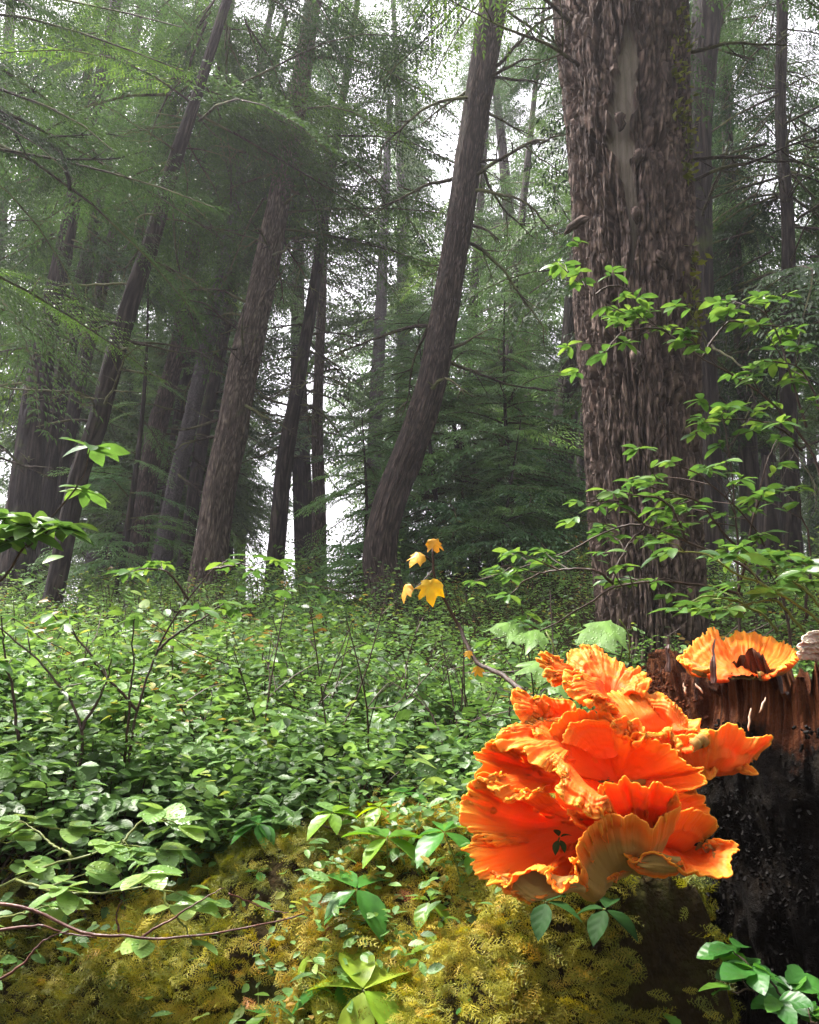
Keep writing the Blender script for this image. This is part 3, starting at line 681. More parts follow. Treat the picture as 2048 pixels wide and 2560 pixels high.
for p in P1[::3]:
    g0 = float(ground(p[0], p[1])); q = np.array((p[0] + ru.normal(0, .05), p[1] + ru.normal(0, .05), g0 - .02))
    mid = (p + q) / 2 + ru.normal(0, .012, 3); tube(ug, crom([q, mid, p + (0, 0, .05)], 5), np.linspace(.003, .0012, 5), 3, .5, 1, cap=False)
for p in P2[::6]:
    g0 = float(ground(p[0], p[1])); tube(ug, np.array([(p[0] + .1, p[1], g0), (p + (p[0] + .1, p[1], g0)) / 2 + ru.normal(0, .03, 3), p + (0, 0, .1)]), .0035, 3, .5, 1, cap=False)
for q in range(190):                                        # bare dark stems standing between the leaves
    yy = math.exp(ru.uniform(math.log(1.75), math.log(5.5))); xx = ru.uniform(-.62, .45) * yy; g0 = float(ground(xx, yy)); h_ = ru.uniform(.22, .5)
    a_, b2 = np.array((xx, yy, g0)), np.array((xx + ru.normal(0, .12), yy + ru.normal(0, .1), g0 + h_)); C_ = crom([a_, (a_ + b2) / 2 + ru.normal(0, .03, 3), b2], 9)
    tube(ug, C_, np.linspace(.0028, .0012, 9), 4, .5, 1, cap=False)
    for k_ in range(3):
        i_ = ru.integers(3, 8); e_ = C_[i_] + np.array((ru.normal(0, .1), ru.normal(0, .08), ru.uniform(.02, .12))); tube(ug, crom([C_[i_], (C_[i_] + e_) / 2 + ru.normal(0, .01, 3), e_], 5), np.linspace(.0018, .001, 5), 3, .5, 1, cap=False)
tag(ug.build('undergrowth', [M_UNDER, M_STEM, M_HUCK]), 'dense wet green shrub leaves covering the slope below the trees', 'undergrowth', kind='stuff')

# ------------------------------------------------------------------ moss
def frond(seed):
    r = np.random.default_rng(seed); V, F, n = [], [], 0
    for q in range(9):
        u = q / 8; b = np.array((u * .94, .03 * math.sin(u * 5 + seed), .42 * u - .75 * u * u)); l = .30 * math.sin(math.pi * (u * .82 + .14)) + .04
        for s in (-1, 1):
            a = s * r.uniform(.65, 1.0); d = np.array((math.cos(a), math.sin(a), r.uniform(-.7, .1)))
            t = np.array((-d[1], d[0], 0)) * .020
            V += [b - t, b + t, b + d * l]; F.append((n, n + 1, n + 2)); n += 3
            for e, fq in ((-1, .35), (1, .35), (-1, .68), (1, .68)):
                m = b + d * l * fq; a2 = a + e * .75; d2 = np.array((math.cos(a2), math.sin(a2), r.uniform(-.8, .2))) * l * .36; t2 = np.array((-d2[1], d2[0], 0)) * .13
                V += [m - t2, m + t2, m + d2]; F.append((n, n + 1, n + 2)); n += 3
    V += [(0, .014, 0), (0, -.014, 0), (1., 0, -.33)]; F.append((n, n + 1, n + 2))
    V = np.array(V); return V, [np.array(F)], np.zeros((len(V), 3))
FR = [frond(s) for s in range(5)]
rm = np.random.default_rng(9); mm = MB()
n = 170000
y = rm.uniform(.72, 1.95, n); x = rm.uniform(-1., 1., n) * (y * .62 + .12); e = .006
gx = (ground(x + e, y) - ground(x - e, y)) / (2 * e); gy = (ground(x, y + e) - ground(x, y - e)) / (2 * e)
cl = fbm(x * 9, y * 9, 0, 3, 51)
k = (rm.random(n) < np.sqrt(1 + gx * gx + gy * gy) / 5.0) & (y < moss_edge(x) + .25 * rm.random(n)) & ((x - stump_c[0]) ** 2 + (y - stump_c[1]) ** 2 > .36 ** 2) & (x < .44)
k &= (cl + rm.normal(0, .3, n) > -.6 + .5 * (x < -.25) * (y < 1.14) + .8 * np.clip((x - .18) / .1, 0, 1) * (y < 1.12))  # moss thinned to dark soil, deepening shade at bank foot and under fungus
x, y, cl, gx, gy = x[k], y[k], cl[k], gx[k], gy[k]; n = len(x)
z = ground(x, y) + .014 * fbm(x * 26, y * 26, 0, 3, 77) + rm.uniform(-.004, .014, n) + .018 * np.clip(cl, 0, 1)
nr = np.stack([-gx, -gy, np.ones(n)], -1); nr /= np.linalg.norm(nr, axis=1)[:, None]
da = rm.uniform(0, 6.28, n); D = np.stack([np.cos(da), np.sin(da) - .35, np.zeros(n)], -1); D -= nr * (D * nr).sum(1)[:, None]
D = D / np.linalg.norm(D, axis=1)[:, None] + nr * rm.uniform(-.1, 1.3, n)[:, None]
M = basis(D, nr + rm.normal(0, .55, (n, 3))) * (rm.uniform(.018, .040, n))[:, None, None]
rn = np.clip(.47 + .42 * fbm(x * 4.5, y * 4.5, 0, 2, 53) + .12 * np.clip((y - 1.2) * 2, -1, 1) + rm.normal(0, .13, n), 0, 1)
ti = rm.integers(0, 5, n)
for q in range(5): mm.many(FR[q], M[ti == q], np.stack([x, y, z], -1)[ti == q], rn[ti == q])
tag(mm.build('moss', M_MOSS), 'golden feathery moss carpeting the bank beside the stump', 'moss', kind='stuff')

# ------------------------------------------------------------------ stump
def stump():
    cx, cy = stump_c; r = np.random.default_rng(3)
    root = thing('tree_stump', 'charred wet stump with a jagged red splintered top, carrying the orange fungus', 'stump', (cx, cy, .35))
    n = 620; th = np.linspace(0, 2 * math.pi, n, endpoint=False); ct, st = np.cos(th), np.sin(th)
    fib = vn(th * 42, 0 * th, 0, 2) * .5 + vn(th * 110, 0 * th, 0, 3) * .35
    step = np.round((vn(th * 14, 0 * th, 0, 5) + .5 * vn(th * 37, 0 * th, 0, 15)) * 3) / 3
    h = 1.012 + .016 * vn(th * 5, 0 * th, 0, 55) + .030 * step + .022 * fib - .02 * np.clip(np.cos(th - 3.6), 0, 1) + .012 * vn(th * 6, 0 * th, 0, 4) + .012 * (r.random(n) < .03)
    h = np.where(h > 1.03, 1.03 + (h - 1.03) * .3, h)
    R0 = .345 + .02 * vn(ct * 2, st * 2, 0, 7)
    m = 150; V, U, C = [], [], []
    for q in range(m):
        u = q / (m - 1); zz = .15 + (h - .15) * u
        fibz = np.clip((zz - .85 - .05 * vn(th * 6, 0 * th, 0, 56)) / .10, 0, 1)
        a = .020 * fbm(ct * 4, st * 4, zz * 8, 4, 8) + .012 * fbm(ct * 14, st * 14, zz * 16, 3, 9) * (1 - .8 * fibz)
        a += fibz * (.010 * vn(th * 42, zz * 1.5, 0, 2) + .006 * vn(th * 110, zz * 3, 0, 3) + .012 * step)
        rr = R0 + .10 * np.clip(.55 - zz, 0, 1) + a - .02 * fibz
        V.append(np.stack([rr * ct, rr * st, zz - .35], -1)); C.append(np.full(n, 1.) * fibz)
        U.append(np.stack([ct * .34, st * .34, zz], -1))
    for q in range(14):
        u = q / 13; zz = h - u * (h - .93); rr = R0 - .03 - .05 * u + .008 * vn(th * 60, zz * 9, 0, 12)
        V.append(np.stack([rr * ct, rr * st, zz - .35], -1)); C.append(np.ones(n)); U.append(np.stack([ct * .3, st * .3, zz], -1))
    for q in range(10):
        u = (q + 1) / 10; rr = (R0 - .08) * (1 - u * .98); zz = .93 + .03 * fbm(ct * rr * 30, st * rr * 30, 0, 3, 14)
        V.append(np.stack([rr * ct, rr * st, zz - .35], -1)); C.append(np.ones(n) * .7); U.append(np.stack([ct * rr, st * rr, zz], -1))
    V = np.array(V); M_ = len(V); i = np.arange(M_ - 1)[:, None] * n; j = np.arange(n)[None]; k = (j + 1) % n
    mb = MB(); mb.add(V.reshape(-1, 3), [np.stack([i + j, i + k, i + n + k, i + n + j], -1).reshape(-1, 4)], np.array(C).ravel(), np.array(U).reshape(-1, 3))
    mt, t, p, out = nodes('charred_wood')
    a = attr(t, 'rnd'); b = attr(t, 'bk'); tc = t.nodes.new('ShaderNodeTexCoord')
    n1 = N(t, 'ShaderNodeTexNoise', Scale=22., Detail=8., Roughness=.7); t.links.new(tc.outputs['Object'], n1.inputs['Vector'])
    char = ramp(t, n1.outputs[0], [(.35, (.002, .0016, .0013)), (.55, (.010, .0075, .0055)), (.72, (.045, .036, .024))])
    mp = N(t, 'ShaderNodeMapping'); mp.inputs['Scale'].default_value = (110, 110, 5); t.links.new(b.outputs['Vector'], mp.inputs[0])
    n2 = N(t, 'ShaderNodeTexNoise', Scale=1., Detail=6., Roughness=.6); t.links.new(mp.outputs[0], n2.inputs['Vector'])
    red = ramp(t, n2.outputs[0], [(.30, (.014, .006, .004)), (.48, (.11, .034, .015)), (.66, (.30, .11, .045))])
    ma = N(t, 'ShaderNodeMath', operation='MULTIPLY_ADD'); t.links.new(n1.outputs[0], ma.inputs[0]); ma.inputs[1].default_value = -1.6; 
    ad = N(t, 'ShaderNodeMath', operation='ADD'); t.links.new(a.outputs['Fac'], ad.inputs[0]); ad.inputs[1].default_value = .55
    t.links.new(ad.outputs[0], ma.inputs[2])
    mr = N(t, 'ShaderNodeMapRange'); mr.inputs[1].default_value = .2; mr.inputs[2].default_value = .6; t.links.new(ma.outputs[0], mr.inputs[0])
    mx = N(t, 'ShaderNodeMixRGB'); t.links.new(mr.outputs[0], mx.inputs[0]); t.links.new(char, mx.inputs[1]); t.links.new(red, mx.inputs[2]); t.links.new(mx.outputs[0], p.inputs['Base Color'])
    p.inputs['Roughness'].default_value = .32; p.inputs['Specular IOR Level'].default_value = .06
    n3 = N(t, 'ShaderNodeTexNoise', Scale=90., Detail=6., Roughness=.7); t.links.new(tc.outputs['Object'], n3.inputs['Vector'])
    bp = N(t, 'ShaderNodeBump', Strength=1., Distance=.016); t.links.new(n3.outputs[0], bp.inputs['Height'])
    b2 = N(t, 'ShaderNodeBump', Strength=.8, Distance=.006); t.links.new(mr.outputs[0], b2.inputs['Strength']); t.links.new(n2.outputs[0], b2.inputs['Height']); t.links.new(bp.outputs[0], b2.inputs['Normal'])
    t.links.new(b2.outputs[0], p.inputs['Normal'])
    mb.build('stump_body', mt, root)
    mw, t, p, out = nodes('red_rotten_wood'); b = attr(t, 'bk')
    mp = N(t, 'ShaderNodeMapping'); mp.inputs['Scale'].default_value = (160, 160, 6); t.links.new(b.outputs['Vector'], mp.inputs[0])
    n2 = N(t, 'ShaderNodeTexNoise', Scale=1., Detail=5.); t.links.new(mp.outputs[0], n2.inputs['Vector'])
    t.links.new(ramp(t, n2.outputs[0], [(.3, (.02, .007, .004)), (.55, (.10, .03, .013)), (.75, (.25, .09, .035))]), p.inputs['Base Color']); p.inputs['Roughness'].default_value = .4
    bp = N(t, 'ShaderNodeBump', Strength=1., Distance=.004); t.links.new(n2.outputs[0], bp.inputs['Height']); t.links.new(bp.outputs[0], p.inputs['Normal'])
    off = np.array((cx, cy, .35))
    for (x, y0, y1, wd, dd) in [(1408, 1338, 1415, 15, 1.27), (1504, 1347, 1440, 15, 1.045)]:
        A, B = at(x, y0, dd), at(x + r.uniform(-3, 3), y1, dd - .004); tt = np.linspace(0, 1, 9)[:, None]
        P = A + (B - A) * tt + r.normal(0, .0008, (9, 3)); rad = wd * K / 2 / FPX * dd * np.array((.12, .3, .45, .6, .7, .8, .8, .8, .7)) * r.uniform(.6, 1.3, 9)
        q = MB(); tube(q, P - off, rad, 4, .5, 0); q.build('splinter', mw, root, smooth=False)
    # crumbs of rotten wood on the broken shoulder
    mc = MB(); nn = 420; T8 = (np.array([(a_, b_, c_) for a_ in (-1, 1) for b_ in (-1, 1) for c_ in (-1, 1)], float), [np.array([(0, 1, 3, 2), (4, 6, 7, 5), (0, 4, 5, 1), (2, 3, 7, 6), (0, 2, 6, 4), (1, 5, 7, 3)])], np.zeros((8, 3)))
    a_ = r.uniform(math.pi * .85, math.pi * 1.14, nn); rr = .335 + r.normal(0, .02, nn); zz = np.where(a_ > math.pi * 1.08, .955, .985) + r.normal(0, .012, nn) - .04 * r.random(nn)
    P = np.stack([rr * np.cos(a_), rr * np.sin(a_), zz - .35], -1)
    mc.many(T8, basis(r.normal(0, 1, (nn, 3)), r.normal(0, 1, (nn, 3))) * (r.uniform(.0008, .0034, (nn, 1, 1)) * np.array([1, .6, .8])[None, None]), P, r.random(nn))
    mcr = mw.copy(); mcr.name = 'crumbly_wood'; mcr.node_tree.nodes['Principled BSDF'].inputs['Roughness'].default_value = .9; mcr.node_tree.nodes['Principled BSDF'].inputs['Specular IOR Level'].default_value = .05
    mc.build('wood_crumbs', mcr, root, smooth=False)
    mk = MB(); nn = 9000; a_ = r.uniform(math.pi * .95, math.pi * 1.9, nn); zz = r.uniform(.5, .92, nn); cl_ = vn(a_ * 9, zz * 14, 0, 88)
    kk = cl_ + r.normal(0, .25, nn) > .0; a_, zz = a_[kk], zz[kk]; nn = len(zz); rr = .350 + .020 * fbm(np.cos(a_) * 4, np.sin(a_) * 4, zz * 8, 4, 8) + .02 * vn(np.cos(a_) * 2, np.sin(a_) * 2, 0, 7) + r.normal(0, .003, nn) + .10 * np.clip(.55 - zz, 0, 1)
    P = np.stack([rr * np.cos(a_), rr * np.sin(a_), zz - .35], -1)
    mk.many(T8, basis(r.normal(0, 1, (nn, 3)) + np.array((0, 0, 1.5)), r.normal(0, 1, (nn, 3))) * (r.uniform(.0007, .0024, (nn, 1, 1)) * np.array([1.6, .8, .7])[None, None]), P, np.zeros(nn))
    mt2, t, p, out = nodes('wet_charcoal'); p.inputs['Base Color'].default_value = (.006, .005, .0045, 1); p.inputs['Roughness'].default_value = .55; p.inputs['Specular IOR Level'].default_value = .06
    mk.build('charcoal_crumbs', mt2, root, smooth=False)
    mp_, t, p, out = nodes('pale_splinter'); p.inputs['Base Color'].default_value = (.55, .36, .24, 1); p.inputs['Roughness'].default_value = .5
    for (x0, y0, x1, y1) in [(1582, 1490, 1575, 1540), (1465, 1440, 1480, 1460), (1440, 1440, 1446, 1462), (1612, 1470, 1600, 1500), (1535, 1540, 1545, 1560)]:
        q = MB(); A, B = at(x0, y0, .99), at(x1, y1, .985); tube(q, A + (B - A) * np.linspace(0, 1, 6)[:, None] + r.normal(0, .0006, (6, 3)) - off, np.array((.0006, .0012, .0015, .0015, .0012, .0005)), 5); q.build('splinter', mp_, root)
    return mt
M_CHAR = stump()

# ------------------------------------------------------------------ orange bracket fungus
def fung_mats():
    out_ = []
    for nm, stops, under in (('fungus_top', [(0, (.87, .105, .014)), (.5, (.93, .145, .014)), (.82, (.95, .20, .022)), (1, (.98, .30, .03))], 0), ('fungus_shaded_underside', [(0, (.26, .18, .055)), (.72, (.36, .20, .05)), (.93, (.90, .16, .01)), (1, (.97, .28, .03))], 1)):  # shade beneath the lobes is put into the underside's olive brown, deepest at the root
        m, t, p, o = nodes(nm); b = attr(t, 'bk'); sx = t.nodes.new('ShaderNodeSeparateXYZ'); t.links.new(b.outputs['Vector'], sx.inputs[0])
        mp = N(t, 'ShaderNodeMapping'); mp.inputs['Scale'].default_value = (3.0, 300 if not under else 120, 1); t.links.new(b.outputs['Vector'], mp.inputs[0])
        n1 = N(t, 'ShaderNodeTexNoise', Scale=1., Detail=4.); t.links.new(mp.outputs[0], n1.inputs['Vector'])
        ma = N(t, 'ShaderNodeMath', operation='MULTIPLY_ADD'); t.links.new(n1.outputs[0], ma.inputs[0]); ma.inputs[1].default_value = .26 if not under else .12
        sb = N(t, 'ShaderNodeMath', operation='SUBTRACT'); t.links.new(sx.outputs[0], sb.inputs[0]); sb.inputs[1].default_value = .13 if not under else .06
        t.links.new(sb.outputs[0], ma.inputs[2])
        t.links.new(ramp(t, ma.outputs[0], stops), p.inputs['Base Color'])
        p.inputs['Roughness'].default_value = .55 if not under else .7; p.inputs['Specular IOR Level'].default_value = .22
        p.inputs['Subsurface Weight'].default_value = .5 if not under else .12; p.inputs['Subsurface Scale'].default_value = .012
        p.inputs['Subsurface Radius'].default_value = (1, .35, .08)
        n4 = N(t, 'ShaderNodeTexNoise', Scale=420., Detail=3.); t.links.new(t.nodes.new('ShaderNodeTexCoord').outputs['Object'], n4.inputs['Vector'])
        bp = N(t, 'ShaderNodeBump', Strength=.4, Distance=.002); t.links.new(n1.outputs[0], bp.inputs['Height']); b5 = N(t, 'ShaderNodeBump', Strength=.35, Distance=.001); t.links.new(n4.outputs[0], b5.inputs['Height']); t.links.new(bp.outputs[0], b5.inputs['Normal']); t.links.new(b5.outputs[0], p.inputs['Normal'])
        out_.append(m)
    return out_
M_FUN = fung_mats()

def c6(x, y): return (1100 + x * .5496) / 2048 * 1725, (1550 + y * .5496) / 2048 * 1725
CAMP = np.array((0, 0, CAMZ))

def lobe(root, roots, rim, side='top', bulge=(0, 0, 0), thick=.006, ruf=.006, seed=0, curl=(0, 0, 0), nT=200, nS=44, cren=.075, prof=1.0, conv=c6, off=(0, 0, 0), frill=1., both=0):
    A = [at(*conv(x, y), d) for x, y, d in roots]
    Rm = crom([at(*conv(x, y), d) for x, y, d in rim], nT)
    t = np.linspace(0, 1, nT); A = crom(A, nT) if len(A) > 1 else np.repeat(np.array(A), nT, 0)
    arc = np.concatenate([[0], np.cumsum(np.linalg.norm(np.diff(Rm, axis=0), axis=1))])
    s = np.linspace(0, 1, nS) ** .8; S = s[:, None, None]
    cr = 1 + cren * (.45 * vn(arc * 55, 0 * arc, seed, 3) + 1.1 * np.abs(vn(arc * 120, 0 * arc, seed, 4)) ** .7 + .35 * np.abs(vn(arc * 300, 0 * arc, seed, 14)) - .6)
    P = A[None] + (Rm - A)[None] * (S ** prof) * (1 + (cr - 1)[None, :, None] * S ** 3)
    bl = np.asarray(bulge, float); cu = np.asarray(curl, float)
    P = P + bl * np.sin(np.pi * S ** .9) + cu * S ** 5
    nrm = np.cross(np.gradient(P, axis=0), np.gradient(P, axis=1)); nrm /= np.linalg.norm(nrm, axis=-1, keepdims=True) + 1e-12
    sgn = np.sign(((CAMP - P) * nrm).sum(-1).mean()) or 1.; nrm = nrm * sgn            # towards the viewpoint
    S2 = s[:, None]; ar = arc[None]
    d = .75 * ruf * S2 ** 2.4 * (vn(ar * 28, S2 * 1.2, seed, 5) * 1.2 + .7 * vn(ar * 62, S2 * 2, seed, 6))
    d += .0026 * frill * S2 ** 2.6 * vn(ar * 150 + .6 * vn(ar * 20, S2 * 3, 0, 2), S2 * 2.2, seed, 7) + .0012 * frill * vn(ar * 330, S2 * 4, seed, 8) * S2 ** 3
    d += .004 * fbm(ar * 12, S2 * 4, seed, 3, 9) + .0016 * S2 * vn(ar * 9, S2 * 16, seed, 19)
    P = P + nrm * d[..., None]
    nrm = np.cross(np.gradient(P, axis=0), np.gradient(P, axis=1)); nrm /= np.linalg.norm(nrm, axis=-1, keepdims=True) + 1e-12; nrm *= sgn
    # pinched poles make bad normals near the root: blend with neighbours
    th = thick * (1 - .72 * S2 ** 3) * np.ones((1, nT))
    back = P - nrm * th[..., None]; rimp = (P[-1] + back[-1]) / 2 + (P[-1] - P[-2]) / (np.linalg.norm(P[-1] - P[-2], axis=-1, keepdims=True) + 1e-9) * thick * .16
    i = np.arange(nS - 1)[:, None] * nT; j = np.arange(nT - 1)[None]
    q = np.stack([i + j, i + j + 1, i + nT + j + 1, i + nT + j], -1).reshape(-1, 4)
    if sgn > 0: q = q[:, ::-1]
    uv = np.stack([S2 * np.ones((1, nT)), ar * np.ones((nS, 1)), np.full((nS, nT), seed)], -1).reshape(-1, 3)
    o = np.asarray(off); N_ = nS * nT
    mb = MB(); fm, bm = (0, 0) if both else (0, 1) if side == 'top' else (1, 0)
    mb.add(np.concatenate([P.reshape(-1, 3), back.reshape(-1, 3), rimp]) - o, [], .5, np.concatenate([uv, uv, np.stack([np.full(nT, 1.08), arc, np.full(nT, seed)], -1)]))
    jj = np.arange(nT - 1); e = (nS - 1) * nT
    F1 = np.stack([e + jj, e + jj + 1, 2 * N_ + jj + 1, 2 * N_ + jj], -1); F2 = np.stack([2 * N_ + jj, 2 * N_ + jj + 1, N_ + e + jj + 1, N_ + e + jj], -1)
    if sgn > 0: F1, F2 = F1[:, ::-1], F2[:, ::-1]
    ii = np.arange(nS - 1) * nT; E1 = np.stack([ii, ii + nT, N_ + ii + nT, N_ + ii], -1); E2 = np.stack([ii + nT - 1, N_ + ii + nT - 1, N_ + ii + 2 * nT - 1, ii + 2 * nT - 1], -1)
    mb.f += [(q, fm), (q[:, ::-1] + N_, bm), (F1, 0), (F2, 0), (E1, 0), (E2, 0)]
    return mb.build('lobe', M_FUN, root)

FO = np.array(at(*c6(880, 800), 1.03))
fr = thing('bracket_fungus', 'large frilled orange shelf fungus of many overlapping lobes on the charred stump', 'fungus', FO)
def LB(*a, **k): return lobe(fr, *a, off=FO, **k)
# back and top
LB([(735, 390, 1.02), (790, 390, 1.02)], [(575, 320, 1.00), (578, 250, 1.03), (592, 150, 1.06), (650, 152, 1.075), (720, 140, 1.08), (790, 178, 1.075), (850, 200, 1.06), (905, 235, 1.05), (935, 300, 1.02), (930, 335, .99)], bulge=(0, -.01, .012), seed=1, ruf=.009, frill=2.4)
LB([(650, 350, 1.02), (670, 330, 1.03)], [(565, 275, .99), (490, 240, .985), (450, 185, .99), (462, 152, 1.0), (520, 168, 1.01), (575, 222, 1.02), (600, 245, 1.02)], bulge=(0, -.01, .008), seed=2, both=1, frill=1.8, cren=.1)
LB([(765, 340, 1.01), (775, 380, 1.0)], [(590, 255, 1.0), (572, 290, .97), (580, 330, .955), (620, 365, .95), (660, 385, .95), (712, 398, .955)], bulge=(0, -.02, .012), seed=3, both=1, frill=2.4, ruf=.006)
LB([(490, 480, 1.0), (500, 455, 1.0)], [(420, 470, .97), (370, 452, .955), (338, 405, .955), (328, 352, .97), (348, 332, .98), (385, 350, .985), (440, 392, .985), (465, 420, .99)], bulge=(0, -.012, .01), seed=4, both=1, frill=1.8)
LB([(570, 500, 1.0)], [(480, 440, .985), (462, 350, 1.0), (520, 360, 1.0), (590, 370, 1.0), (612, 430, .99), (600, 470, .98)], bulge=(0, .0, .0), seed=5, both=1, frill=2)
LB([(960, 600, 1.01), (1000, 600, 1.01)], [(700, 420, .98), (722, 375, .99), (745, 348, 1.0), (830, 320, 1.01), (900, 310, 1.015), (965, 326, 1.02), (1040, 370, 1.02), (1090, 402, 1.01), (1125, 452, 1.0), (1175, 460, .99), (1192, 490, .98), (1222, 503, .97), (1205, 525, .96), (1160, 548, .955)], bulge=(0, -.035, .0), seed=6, ruf=.005, frill=.5)
LB([(1150, 690, 1.0), (1190, 690, 1.0)], [(1010, 560, .975), (1090, 548, .97), (1135, 540, .965), (1185, 552, .96), (1215, 545, .955), (1232, 520, .955), (1262, 528, .955), (1310, 500, .96), (1370, 518, .965), (1405, 548, .97), (1445, 552, .97), (1497, 535, .98), (1492, 572, .985), (1440, 612, .995)], side='under', bulge=(.0, -.012, -.012), seed=7, both=1, ruf=.004, frill=.5, curl=(0, -.006, .004))
LB([(1240, 640, .99), (1290, 630, .99)], [(1350, 645, .985), (1400, 668, .975), (1446, 702, .965), (1400, 690, .97), (1340, 672, .98)], seed=8, both=1, side='under', ruf=.002, cren=.02)
LB([(1215, 655, .985), (1245, 655, .985)], [(1200, 690, .965), (1225, 722, .955), (1262, 690, .962)], seed=9, both=1, ruf=.003)
LB([(850, 590, .985)], [(800, 500, .955), (780, 458, .95), (840, 446, .955), (862, 462, .955), (902, 455, .955), (922, 495, .95), (912, 535, .945), (880, 556, .94)], bulge=(0, -.01, 0), seed=10, both=1, frill=.6, ruf=.004)
LB([(760, 735, 1.01), (860, 735, 1.01)], [(520, 640, .93), (505, 560, .945), (550, 445, .965), (600, 410, .97), (650, 408, .97), (705, 416, .968), (772, 432, .962), (800, 500, .955), (860, 556, .95), (930, 525, .95), (1000, 560, .945), (1060, 582, .94), (1110, 645, .93), (1150, 668, .935), (1192, 672, .94), (1180, 700, .935), (1212, 750, .93), (1130, 790, .93)], bulge=(0, .012, -.004), seed=11, ruf=.006, frill=.8, nT=320, nS=56)
LB([(1000, 620, .985), (1060, 640, .985)], [(905, 540, .95), (930, 515, .95), (990, 520, .95), (1010, 500, .955), (1050, 495, .955), (1075, 530, .95), (1110, 560, .945), (1100, 600, .94)], bulge=(0, -.008, 0), seed=12, both=1, ruf=.004, frill=.6)
LB([(840, 900, 1.04), (860, 900, 1.04)], [(560, 1060, .99), (520, 900, 1.0), (540, 700, 1.0), (680, 520, 1.0), (900, 480, 1.01), (1090, 600, 1.0), (1170, 780, .985), (1180, 930, .985), (1080, 1040, .985)], seed=50, ruf=.004, both=1, cren=.02)
LB([(850, 980, 1.03), (900, 980, 1.03)], [(560, 950, .99), (600, 1090, .975), (720, 1130, .965), (860, 1100, .955), (1000, 1100, .955), (1120, 1060, .97), (1180, 930, .99)], seed=51, ruf=.004, both=1, cren=.02)
# left side
LB([(575, 560, .99), (590, 640, .98)], [(560, 470, .985), (430, 450, .975), (330, 478, .95), (270, 525, .935), (240, 568, .925), (300, 582, .905), (380, 606, .895), (425, 655, .888), (470, 682, .885), (540, 690, .89)], bulge=(0, -.012, .016), seed=13, ruf=.006, frill=2., nT=260)
LB([(590, 760, .99), (585, 720, .99)], [(330, 820, .885), (235, 745, .89), (185, 722, .895), (188, 690, .90), (175, 640, .905), (188, 598, .915), (250, 582, .92), (330, 600, .93), (420, 650, .93), (500, 690, .93)], bulge=(0, .01, .0), seed=14, both=1, ruf=.006, frill=1.4, nT=240)
LB([(470, 590, .955), (590, 640, .93), (690, 745, .895), (765, 815, .872)], [(478, 622, .93), (525, 655, .895), (540, 695, .88), (560, 722, .872), (540, 785, .862), (580, 828, .857), (645, 852, .855), (684, 888, .853), (716, 886, .853), (762, 838, .862)], bulge=(-.004, -.014, .006), seed=15, ruf=.005, frill=1.8, nT=260, both=1)
LB([(620, 880, 1.0), (640, 960, 1.0)], [(480, 760, .91), (330, 780, .885), (215, 722, .885), (165, 785, .87), (120, 850, .86), (128, 905, .855), (155, 958, .852), (205, 975, .86), (260, 1010, .87)], bulge=(0, .012, -.008), seed=16, both=1, ruf=.006, frill=1.2, nT=240)
LB([(640, 900, 1.0), (680, 1000, .99), (640, 1060, .98)], [(190, 960, .862), (135, 1000, .85), (150, 1060, .842), (182, 1140, .838), (250, 1180, .835), (300, 1200, .835), (380, 1150, .832), (432, 1112, .83), (475, 1112, .83), (505, 1170, .83), (545, 1208, .832), (580, 1165, .835), (625, 1168, .84), (608, 1100, .855)], bulge=(0, .012, -.010), seed=17, both=1, ruf=.006, frill=1.2, nT=280, curl=(0, -.006, -.003))
LB([(430, 1120, .848), (520, 1170, .85), (640, 1160, .87)], [(200, 1130, .85), (255, 1195, .84), (318, 1250, .836), (368, 1280, .836), (410, 1262, .838), (470, 1230, .845), (545, 1205, .86), (640, 1196, .88)], side='under', bulge=(0, -.014, -.006), seed=18, ruf=.004, frill=.8)
LB([(530, 730, .95), (560, 745, .95)], [(178, 728, .885), (225, 772, .878), (285, 825, .874), (335, 812, .876), (395, 800, .88), (450, 772, .885)], bulge=(0, -.006, .006), seed=33, ruf=.004, frill=1.2, both=1)
LB([(600, 600, .965), (610, 640, .96)], [(415, 440, .965), (425, 520, .945), (452, 600, .935), (500, 668, .93)], bulge=(0, -.008, .004), seed=34, ruf=.005, frill=2., both=1)
LB([(800, 400, .995), (820, 420, .99)], [(690, 330, .985), (700, 370, .96), (730, 400, .955), (790, 415, .96)], bulge=(0, -.008, .004), seed=35, ruf=.004, frill=2., both=1)
LB([(1000, 480, .99), (1040, 520, .985)], [(930, 340, 1.0), (1000, 345, 1.0), (1060, 385, .99), (1100, 430, .985), (1130, 480, .975), (1170, 500, .965)], bulge=(0, -.012, .004), seed=36, ruf=.005, frill=1., both=1)
LB([(720, 640, .985), (800, 620, .98)], [(560, 560, .95), (600, 490, .958), (680, 470, .962), (760, 490, .96), (830, 530, .955), (900, 570, .952)], bulge=(0, .004, .004), seed=37, ruf=.004, frill=.8, both=1)
